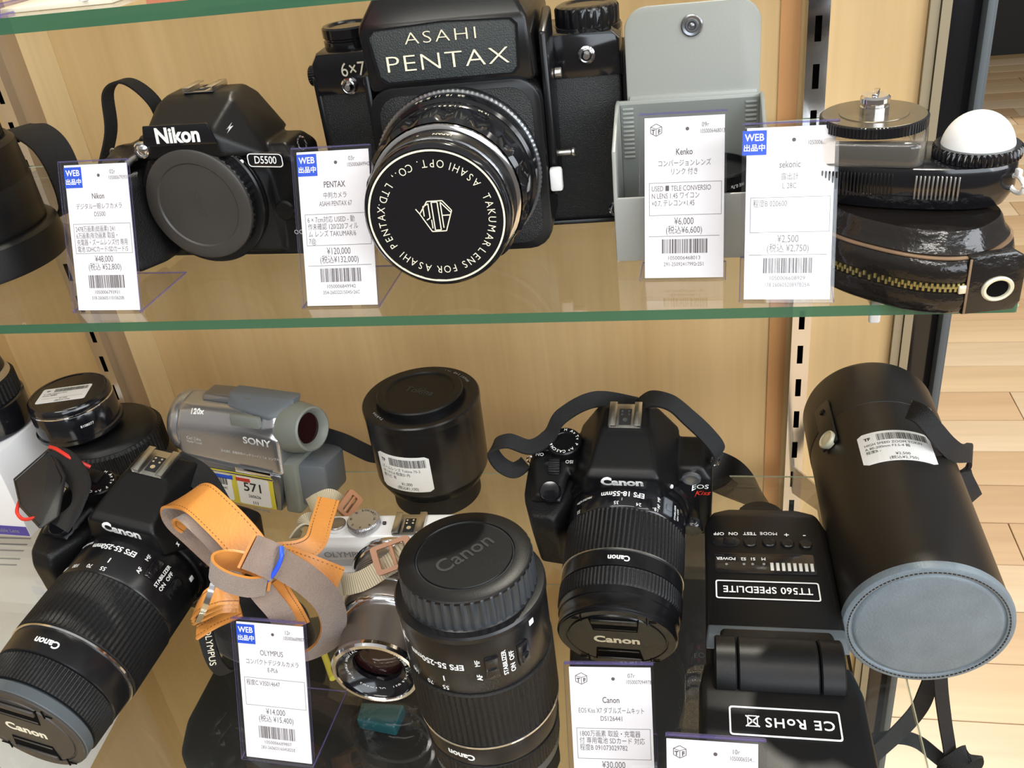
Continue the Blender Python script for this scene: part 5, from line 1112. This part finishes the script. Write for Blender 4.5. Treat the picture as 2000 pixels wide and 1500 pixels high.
def buckle(c, ax, ay, W_, H_, label=None):
    b = MB(); X = Vector(ax).normalized(); Y = (Vector(ay) - X * X.dot(Vector(ay))).normalized(); Z_ = X.cross(Y)
    b.M = Matrix((X, Y, Z_)).transposed().to_4x4(); b.M.translation = Vector(c)
    o_ = rr(W_, H_, 2, 3); i_ = rr(W_ - 7, H_ - 5, 1, 3); b.frame_ring(o_, i_, -1.6, 1.6); b.box((0, 0, 0), (2.2, H_ - 4, 2), bev=0.4)
    return b.build('buckle', BROWNB, ts)
buckle(W3(768, 1085, .538), cdv(.95, .35, 0), cdv(-.3, .9, .3), 24, 17)
buckle(W3(682, 985, .625), cdv(.7, -.7, .3), cdv(.5, .6, .6), 12, 18)

# ------------------------------------------------------------------ tan leather strap tied in a knot
ts2 = ts
def leather(kk, wd, mats=(0, 1, 0), flip=False, name='band', stitch=True, th=1.6, n=8):
    P = rib_path(kk, n); b = MB(); b.ribbon(P, wd, th, mi=(mats[1], mats[0], 0) if flip else mats); o = b.build(name, [TAN, SUEDE], ts2)
    if stitch:
        b = MB(); side = 1 if mats[0] == 0 else -1
        for i in range(0, len(P) - 1):
            p, q = Vector(P[i][0]), Vector(P[i + 1][0]); d = q - p
            if d.length < 1e-3: continue
            tn = d.normalized(); wv = Vector(P[i][1]); w2 = (wv - tn * wv.dot(tn)).normalized(); nn = w2.cross(tn)
            m = max(1, int(d.length / 2.2))
            w_ = wd[i] if isinstance(wd, list) else wd
            for j in range(m):
                for s_ in (1, -1):
                    c_ = p + d * ((j + .5) / m) + w2 * s_ * (w_ / 2 - 1.8) + nn * side * (th / 2 + .12)
                    V = [c_ + tn * .6 + w2 * .22, c_ - tn * .6 + w2 * .22, c_ - tn * .6 - w2 * .22, c_ + tn * .6 - w2 * .22]; b.raw(V, [(0, 1, 2, 3)])
        so_ = b.build('stitching', STITCH, o, smooth=False); so_['kind'] = 'stuff'
    return o
SU = (0, 1, 0); NS = (1, 0, 0)
# long loop reaching up to the left: outer layer and returning inner layer
leather([(W3(505, 1098, .508), cdv(.75, .6, .1)), (W3(470, 1052, .512), cdv(.75, .6, .1)), (W3(425, 1005, .52), cdv(.78, .6, .15)), (W3(385, 972, .53), cdv(.8, .55, .2)), (W3(352, 975, .542), cdv(.8, .5, .35)), (W3(352, 1003, .55), cdv(.8, .45, .4)), (W3(385, 1035, .548), cdv(.8, .5, .3)), (W3(440, 1085, .54), cdv(.8, .5, .3)), (W3(480, 1118, .53), cdv(.8, .5, .3))], 21)
leather([(W3(372, 1022, .540), cdv(.8, .5, .35)), (W3(360, 1012, .536), cdv(.8, .5, .4)), (W3(372, 1002, .528), cdv(.8, .5, .3)), (W3(410, 1035, .522), cdv(.75, .6, .2)), (W3(455, 1082, .518), cdv(.75, .6, .2))], 15)
# suede band sweeping to the right and under
leather([(W3(512, 1078, .498), cdv(.35, .9, .1)), (W3(556, 1105, .498), cdv(.45, .85, .1)), (W3(602, 1135, .505), cdv(.55, .8, .2)), (W3(638, 1172, .515), cdv(.75, .5, .45)), (W3(652, 1215, .53), cdv(.75, .1, .7)), (W3(640, 1255, .545), cdv(.6, -.3, .8)), (W3(608, 1278, .555), cdv(.3, -.4, .9)), (W3(575, 1290, .56), cdv(.1, -.4, .9))], 16, SU, stitch=False)
# bow loops
def loop(c, axis, u0, r1, r2, a0, a1, wd, **k):
    A_ = Vector(axis).normalized(); U_ = (Vector(u0) - A_ * A_.dot(Vector(u0))).normalized(); V_ = A_.cross(U_)
    leather([(tuple(Vector(c) + U_ * r1 * cos(radians(a)) + V_ * r2 * sin(radians(a))), A_) for a in [a0 + (a1 - a0) * i / 8 for i in range(9)]], wd, n=4, stitch=False, **k)
loop(W3(512, 1090, .495), cdv(-.35, -.85, -.35), cdv(1, -.3, 0), 9, 8, -200, 130, 19, mats=SU)
loop(W3(470, 1120, .495), cdv(.25, .75, -.55), cdv(1, -.25, 0), 16, 8, 0, 340, 15, mats=SU)
# tails
leather([(W3(500, 1140, .502), cdv(.8, .5, .2)), (W3(520, 1165, .502), cdv(.85, .4, .2)), (W3(545, 1195, .508), cdv(.9, .3, .2)), (W3(560, 1225, .515), cdv(.9, .3, .2))], 13, SU, stitch=False)
leather([(W3(535, 1135, .506), cdv(.6, .5, .6)), (W3(550, 1165, .51), cdv(.7, .4, .5)), (W3(570, 1195, .515), cdv(.8, .4, .3)), (W3(585, 1222, .525), cdv(.85, .4, .2))], 12, NS)
# folded bundle at the left
for i in range(3):
    leather([(W3(466, 1158 + i * 12, .515 + .004 * i), cdv(.25, .9, .3)), (W3(430, 1160 + i * 12, .51 + .004 * i), cdv(.25, .9, .3)), (W3(396, 1176 + i * 12, .512 + .004 * i), cdv(.3, .9, .35)), (W3(382, 1192 + i * 8, .52 + .004 * i), cdv(.3, .9, .4))], 12 - i * 2, stitch=(i == 0), name='folded_layer')
leather([(W3(470, 1190, .525), cdv(.4, .8, .3)), (W3(430, 1208, .525), cdv(.4, .8, .3)), (W3(385, 1236, .53), cdv(.5, .8, .2))], 9)
b = MB(); b.ribbon(rib_path([(W3(418, 1135, .498), cdv(1, .2, 0)), (W3(408, 1165, .496), cdv(1, .2, 0)), (W3(396, 1195, .50), cdv(1, .2, 0)), (W3(386, 1215, .51), cdv(1, .2, 0))]), 3.2, 0.7); b.build('metal_clip', CHROME, ts2)
# leather ends stitched to the webbing
leather([(W3(535, 1082, .53), cdv(.2, .95, .2)), (W3(585, 1076, .535), cdv(.2, .95, .2)), (W3(615, 1058, .54), cdv(-.5, .8, .2)), (W3(628, 1020, .548), cdv(-.95, .2, 0)), (W3(642, 975, .56), cdv(-.95, .25, 0))], 13, NS)
leather([(W3(545, 1088, .522), cdv(-.2, .95, .1)), (W3(600, 1108, .524), cdv(-.2, .95, .1)), (W3(664, 1133, .53), cdv(-.2, .95, .1))], 15, NS)
b = MB(); b.tube(spline([W3(549, 1068, .489), W3(549, 1090, .487), W3(538, 1115, .489), W3(520, 1134, .492), W3(492, 1140, .494)], 6), 1.25, 8); lab(b.build('rubber_band', RUBBAND, ts2), 'blue rubber band'); settle(ts2)

t = thing('velvet_pouch', 'small black velvet pouch under the knotted tan strap', 'pouch', tuple(onz(520, 1262, ZL)), -6)
b = MB(); b.hull([(36 * cos(a) * c_, 22 * sin(a) * c_, z_) for a in [2 * pi * i / 20 for i in range(20)] for c_, z_ in ((0.8, 0.5), (1, 8), (0.98, 26), (0.75, 40), (0.4, 46))], bev=3); b.build('pouch_body', VELVET, t, fused=(1.3, 8))
ts3 = thing('wrist_strap', 'black strap with white printed maker name hanging left of the ¥14,000 tag', 'strap', (0, 0, 0))
kk = [(W3(398, 1195, .55), cdv(1, .2, 0)), (W3(402, 1240, .55), cdv(1, .1, 0)), (W3(418, 1290, .555), cdv(1, .3, 0)), (W3(440, 1312, .57), cdv(1, .4, 0)), (W3(470, 1300, .58), cdv(.8, .5, 0))]
b = MB(); b.ribbon(rib_path(kk), 9, 1.6); wb = b.build('webbing', WEB, ts3)
X = cdv(.16, -.98, 0).normalized(); Y = cdv(.98, .16, 0).normalized(); Zc = X.cross(Y)
if Zc.dot(CAM_F) > 0: Zc = -Zc
Mx = Matrix((X, Y, Zc)).transposed().to_4x4(); Mx.translation = Vector(W3(410, 1264, .546))
b = MB(Mx); b.text('OLYMPUS', 5.6, bold=0.02, sx=0.9, th=0.2); lab(b.build('lettering', CREAMPAINT, wb, smooth=False), 'white maker name'); settle(ts3)

# ------------------------------------------------------------------ flash unit lying on its back
FO = Vector((0.3325, -0.258, ZL)); ZT = -0.172
t = thing('flash_unit', 'black flash unit lying with its control panel up, between camera and cylindrical case', 'flash', tuple(FO), 0)
def FP(u, v, dz=0.0): p = onz(u, v, ZT) - FO; return Vector((p.x * 1000, p.y * 1000, (ZT - ZL) * 1000 + dz))
HT = (ZT - ZL) * 1000
b = MB(); b.hull([(-33, 0, 6), (34, 0, 6), (-35, -20, 2), (36, -20, 2), (-35, -112, 2), (37, -112, 2), (-30, 2, HT - 3), (31, 2, HT - 3), (-31, -4, HT), (32, -4, HT), (-35, -14, HT - 1), (36, -14, HT - 1), (-35, -95, HT - 1), (37, -95, HT - 1), (-33, -97, HT), (35, -97, HT), (-20, 5, HT - 2), (20, 5, HT - 2)], bev=2.2, seg=3); bd = b.build('body', K, t)
b = MB(); b.prism([(-17, 0), (17, 0), (15, 9), (11, 12), (-11, 12), (-15, 9)], HT - 18, HT - 8, bev=1); b.cyl((0, 8, HT - 12), 15, 6, seg=40, bev=1, rib=(30, 1.0)); b.build('foot_lock', KS, t)
b = MB(); b.box((0, 14, HT - 15), (20, 16, 2), bev=0.4); b.build('mounting_foot', PLASTIC_WHITE, t)
b = MB(); b.hull([(-34, -96, HT - 1), (36, -96, HT - 1), (-36, -112, HT - 2), (38, -112, HT - 2), (-34, -98, HT + 2), (36, -98, HT + 2), (-34, -104, HT + 2), (36, -104, HT + 2)], bev=1.2); b.build('hinge_shroud', FRAMEB, t)
b = MB(); b.hull([(-28, -102, HT + 1.5), (30, -102, HT + 1.5), (-29, -112, HT + 4), (31, -112, HT + 4), (-26, -101, HT + 3), (28, -101, HT + 3)], bev=1.2); b.build('hinge_inner', K, t)
for x0, x1 in ((-31, -20), (-19.4, 20), (20.6, 32.5)):
    b = MB(); b.cyl(((x0 + x1) / 2, -121, HT - 7), 17.5, x1 - x0, 'X', seg=64, bev=0.8); b.build('hinge_barrel', K, t)
b = MB(); b.hull([(-37, -112, 2), (39, -112, 2), (-37, -200, 4), (39, -200, 4), (-36, -114, HT - 9), (38, -114, HT - 9), (-39, -136, HT - 4), (41, -136, HT - 4), (-40, -200, HT - 6), (42, -200, HT - 6), (-36, -138, HT - 2), (38, -138, HT - 2), (-37, -198, HT - 3), (39, -198, HT - 3)], bev=2.0); hd = b.build('head', K, t)
def up180(p, rz=0): return Tr(p) @ Rz(180 + rz)
b = MB()
for s_, u, v, sz in (('OFF', 1404, 1043, 3.6), ('ON', 1432, 1043, 3.6), ('TEST', 1464, 1043, 3.6), ('MODE', 1501, 1043, 3.6), ('+', 1536, 1045, 5.5), ('-', 1571, 1048, 6), ('POWER', 1418, 1092, 3.2), ('S2', 1452, 1093, 3.2), ('S1', 1470, 1093, 3.2), ('M', 1491, 1093, 3.4)):
    b.text(s_, sz, up180(FP(u, v, 0.35 if v < 1080 else 0.6)), bold=0.01, th=0.1)
b.build('lettering', WHITEPAINT, bd, smooth=False)
b = MB(); b.text('TT560 SPEEDLITE', 7.2, up180(FP(1499, 1154, 0.7)), bold=0.012, th=0.1, sx=0.86, space=1.04)
w_ = (FP(1600, 1155) - FP(1397, 1155)).length; cb = (FP(1397, 1155) + FP(1602, 1155)) / 2; cb.z = HT + 0.6
hb = 14.5
b.M = Tr(cb); b.frame_ring(rr(w_, hb, 1.5, 3), rr(w_ - 1.6, hb - 1.6, 1.0, 3), 0, 0.15); lab(b.build('name_frame', WHITEPAINT, bd, smooth=False), 'white framed model name')
b = MB(Tr((cb.x, (FP(1500, 1102).y), HT + 0.1))); b.prism(rr(w_, 17, 1.5, 3), 0, 0.35, bev=0.1); b.build('display_window', KG, bd)
for (u, v, r_) in ((1465, 1060, 4.0), (1502, 1060, 4.0), (1538, 1062, 3.8), (1574, 1064, 3.8)):
    p = FP(u, v); b = MB(Tr((p.x, p.y, HT - .3))); b.lathe([(r_ + .5, 0), (r_ + .5, .5), (r_, .5), (r_, 1.2), (r_ - 0.5, 1.6), (0.01, 1.4)], 28); b.build('button', KS, bd)
p = FP(1418, 1059); b = MB(Tr((p.x, p.y, HT - .2))); b.prism(rr(16.5, 7.4, 3.6, 6), 0, 0.7, bev=0.2); b.box((2, 0, 1.2), (7, 5, 2.2), bev=0.6); b.build('power_slider', KS, bd)
for i in range(8):
    p = FP(1508 + i * 11.2, 1108 + i * 0.3); b = MB(Tr((p.x, p.y, HT + 0.5))); b.box((0, 0, 0), (1.8, 6.5, 0.3), bev=0.1); b.build('level_lamp', PEARLG, bd)
for u in (1419, 1453, 1470, 1492):
    p = FP(u, 1103); b = MB(Tr((p.x, p.y, HT + 0.5))); b.cyl((0, 0, 0), 0.8, 0.3, seg=12); b.build('status_lamp', GREYPAINT, bd)
def HPt(u, v): p = onz(u, v, ZL + (HT - 2.0) * MM) - FO; return Vector((p.x * 1000, p.y * 1000, HT - 2.0))
pc = HPt(1558, 1414); b = MB(); b.M = Tr((pc.x - 6, pc.y, HT - 2.2)) @ Rz(0); b.frame_ring(rr(52, 17, 1.5, 3), rr(50.4, 15.4, 1.0, 3), 0, 0.35)
b.M = Matrix.Identity(4); b.text('CE RoHS', 7.6, up180((pc.x + 1, pc.y, HT - 2.0)), bold=0.012, th=0.2, space=1.15)
for d in (-1, 1): b.M = up180((pc.x - 21, pc.y, HT - 1.9)) @ Rz(45 * d); b.box((0, 0, 0), (9, 0.7, 0.2))
b.M = up180((pc.x - 21, pc.y, HT - 1.9)); b.frame_ring(rr(5, 6.5, .5, 2), rr(4, 5.5, .4, 2), 0, 0.2)
lab(b.build('mark_frame', WHITEPAINT, hd, smooth=False), 'white framed conformity marks')

# ------------------------------------------------------------------ black cylindrical lens case
CR = 42.6
t = thing('lens_case', 'black leather cylindrical lens case lying with its round base to the front', 'case', (0.4122, -0.3430, ZL + 0.0431), 0.8, 2.2, 0)
CM = Rx(-90)                      # local z of the barrel runs to the back
b = MB(CM); b.lathe([(CR, 2), (CR, 146)], 96); cs = b.build('barrel', CASE, t)
b = MB(CM); b.lathe([(CR - .3, 146), (CR + .2, 146.3), (CR + .4, 147), (CR + .4, 190), (CR - 1, 194), (CR - 5, 195), (0.01, 195)], 96); b.build('lid', CASE, t)
b = MB(CM); b.lathe([(CR - .4, 4), (CR + .9, 3.2), (CR + 1.0, 1), (CR + .4, -1.2), (CR - 1.2, -2.0), (CR - 3.6, -1.6), (CR - 4.2, -0.6), (CR - 4.8, -0.6)], 96, close=False); rm = b.build('base_rim', CASEB, t)
b = MB(CM); b.lathe([(CR - 4.6, -0.5), (CR - 5.4, -1.4), (CR - 7, -1.7), (0.01, -1.7)], 96, close=False); bs = b.build('base', CASEB, t)
b = MB()
for i in range(110):
    a = 2 * pi * i / 110; b.M = CM @ Rz(math.degrees(a)) @ Tr((CR - 2.4, 0, -1.95)); b.box((0, 0, 0), (0.5, 1.5, 0.5))
sb = b.build('stitching', CASE, rm, smooth=False); sb['kind'] = 'stuff'
b = MB(); b.text('Tokina', 8, Tr((22, 1.6, -14)) @ Rx(90) @ Rz(48), th=0.2); b.text('JAPAN', 4, Tr((2, 1.6, 6)) @ Rx(90) @ Rz(60), th=0.2); b.build('embossed_lettering', CASE, bs, smooth=False)
sticker_on(t, cs, CR + 0.1, -1, 101, 43, 29, ['HIGH SPEED ZOOM TOKIN', 'A 80-200mm F3.5-4 箱', '程度B -', '¥2,500', '(税込¥2,750)'], CM @ Rz(0))
b = MB(CM); b.M = CM @ Rz(-53)
b.box((0, -CR - 1.4, 143), (13, 1.8, 44), bev=0.7); sp_ = b.build('closing_strap', CASE, t)
b = MB(CM @ Rz(-53) @ Tr((0, -CR - 2.6, 126)) @ Rx(90)); b.lathe([(5.6, -2), (6.2, 0), (6.2, 1.6), (5.4, 2.2), (4.6, 1.6), (0.01, 2.8)], 32); b.build('snap', IVORY, sp_)
b = MB(CM @ Rz(-53) @ Tr((0, -CR - 2.2, 157)) @ Rx(90)); b.lathe([(2.2, 0), (2.2, 1), (1.2, 1.4), (0.01, 1.4)], 20); b.build('rivet', KS, sp_)
b = MB(CM @ Rz(30)); b.box((0, -CR - 0.8, 138), (16, 1.6, 10), bev=0.6); b.box((0, -CR - 2.0, 146), (14, 2.0, 3), bev=0.8); b.build('strap_bracket', STEEL, t)
b = MB(); b.ribbon(rib_path([(W3(1778, 800, .560), cdv(.3, 1, .2)), (W3(1800, 812, .548), cdv(.7, .7, .2)), (W3(1826, 842, .545), cdv(.85, .5, .2)), (W3(1850, 870, .55), cdv(.9, .4, .3)), (W3(1872, 885, .56), cdv(.8, .5, .3)), (W3(1895, 885, .575), cdv(.4, .7, .5)), (W3(1893, 905, .585), cdv(.4, .3, .8)), (W3(1882, 925, .59), cdv(.9, .2, .4)), (W3(1893, 955, .595), cdv(.9, .3, .3)), (W3(1902, 975, .605), cdv(.9, .3, .3))]), 12, 2.0); adopt(b.build('strap', WEB, None), t)
for kk, wd in (([(W3(1836, 1290, .63), cdv(1, .1, .1)), (W3(1838, 1345, .64), cdv(1, .1, .1)), (W3(1846, 1410, .66), cdv(1, .1, .2)), (W3(1856, 1480, .68), cdv(1, .2, .2)), (W3(1850, 1530, .70), cdv(1, .2, .2))], 9.5),
               ([(W3(1830, 1295, .645), cdv(.9, -.4, .2)), (W3(1812, 1345, .655), cdv(.9, -.4, .2)), (W3(1794, 1385, .67), cdv(.8, -.5, .2)), (W3(1755, 1430, .69), cdv(.7, -.7, .2)), (W3(1700, 1480, .71), cdv(.6, -.7, .2)), (W3(1650, 1530, .73), cdv(.6, -.7, .2))], 12),
               ([(W3(1655, 1490, .72), cdv(.4, -.9, .1)), (W3(1690, 1452, .71), cdv(.2, -.95, .1)), (W3(1745, 1440, .70), cdv(0, -1, .1)), (W3(1790, 1448, .69), cdv(-.3, -.9, .1)), (W3(1830, 1478, .685), cdv(-.5, -.8, .1)), (W3(1870, 1510, .68), cdv(-.5, -.8, .1))], 10),
               ([(W3(1835, 1515, .68), cdv(.4, .9, .1)), (W3(1862, 1490, .672), cdv(-.5, .8, .2)), (W3(1890, 1474, .668), cdv(-.8, .5, .3)), (W3(1902, 1488, .672), cdv(-.9, -.3, .4)), (W3(1880, 1520, .68), cdv(-.5, -.8, .2))], 13)):
    b = MB(); b.ribbon(rib_path(kk), wd, 1.8); adopt(b.build('strap', WEB, None), t)

# ------------------------------------------------------------------ things on the bottom glass shelf, seen through the lower one
ZB = -0.467
def slab(name, label, cat, px, z0, h, m, bev=8, parent=None):
    P = [onz(u, v, z0 + h) for u, v in px]; c = sum(P, Vector()) / len(P); b = MB()
    o_ = [((p.x - c.x) * 1000, (p.y - c.y) * 1000) for p in P]
    b.hull([(x_, y_, z_) for x_, y_ in o_ for z_ in (0, h * 1000)], bev=bev, seg=3)
    o = b.build(name, m); o.location = (c.x, c.y, z0); tag(o, label, cat); return o
slab('camera_bag', 'dark camera bag seen through the glass below the ¥14,000 tag', 'bag', [(455, 1225), (360, 1400), (345, 1470), (420, 1540), (1000, 1560), (1090, 1400), (1000, 1270), (700, 1180)], ZB, 0.06, KM, 10)
slab('camera_bag', 'dark mesh camera bag seen through the glass between the short zoom camera and the flash', 'bag', [(1115, 1090), (1110, 1330), (1140, 1520), (1400, 1520), (1390, 1000), (1250, 980)], ZB, 0.06, WEB, 10)
o = slab('storage_box', 'white printed box seen through the glass at the lower left', 'box', [(-60, 1000), (60, 1012), (150, 1070), (150, 1100), (-60, 1400)], ZB, 0.16, CARTON, 0.8)
b = MB()
for i, v in enumerate((1050, 1062, 1074, 1090, 1102)):
    p = onz(0, v, ZB + .1602); p2 = onz(60 - i * 7, v + 2, ZB + .1602); b.box(wmm((p + p2) / 2), ((p2 - p).length * 1000, 1.8, 0.1))
pl_ = b.build('print', GREYPAINT, None, smooth=False); pl_.parent = o; pl_.matrix_parent_inverse = Matrix.Translation(-Vector(o.location)); pl_['kind'] = 'stuff'
slab('glass_block', 'small teal plastic piece seen through the glass below the silver lens', 'plastic piece', [(705, 1370), (790, 1375), (770, 1420), (695, 1405)], ZB + 0.0602, 0.012, TEAL, 2)
b = MB(); p, q = onz(632, 1275, ZB + .064), onz(650, 1325, ZB + .064); b.tube([wmm(p), wmm(q)], 3.0, 10); o = b.build('yellow_stick', YELLOW); tag(o, 'short yellow stick seen through the glass right of the tan strap', 'stick')
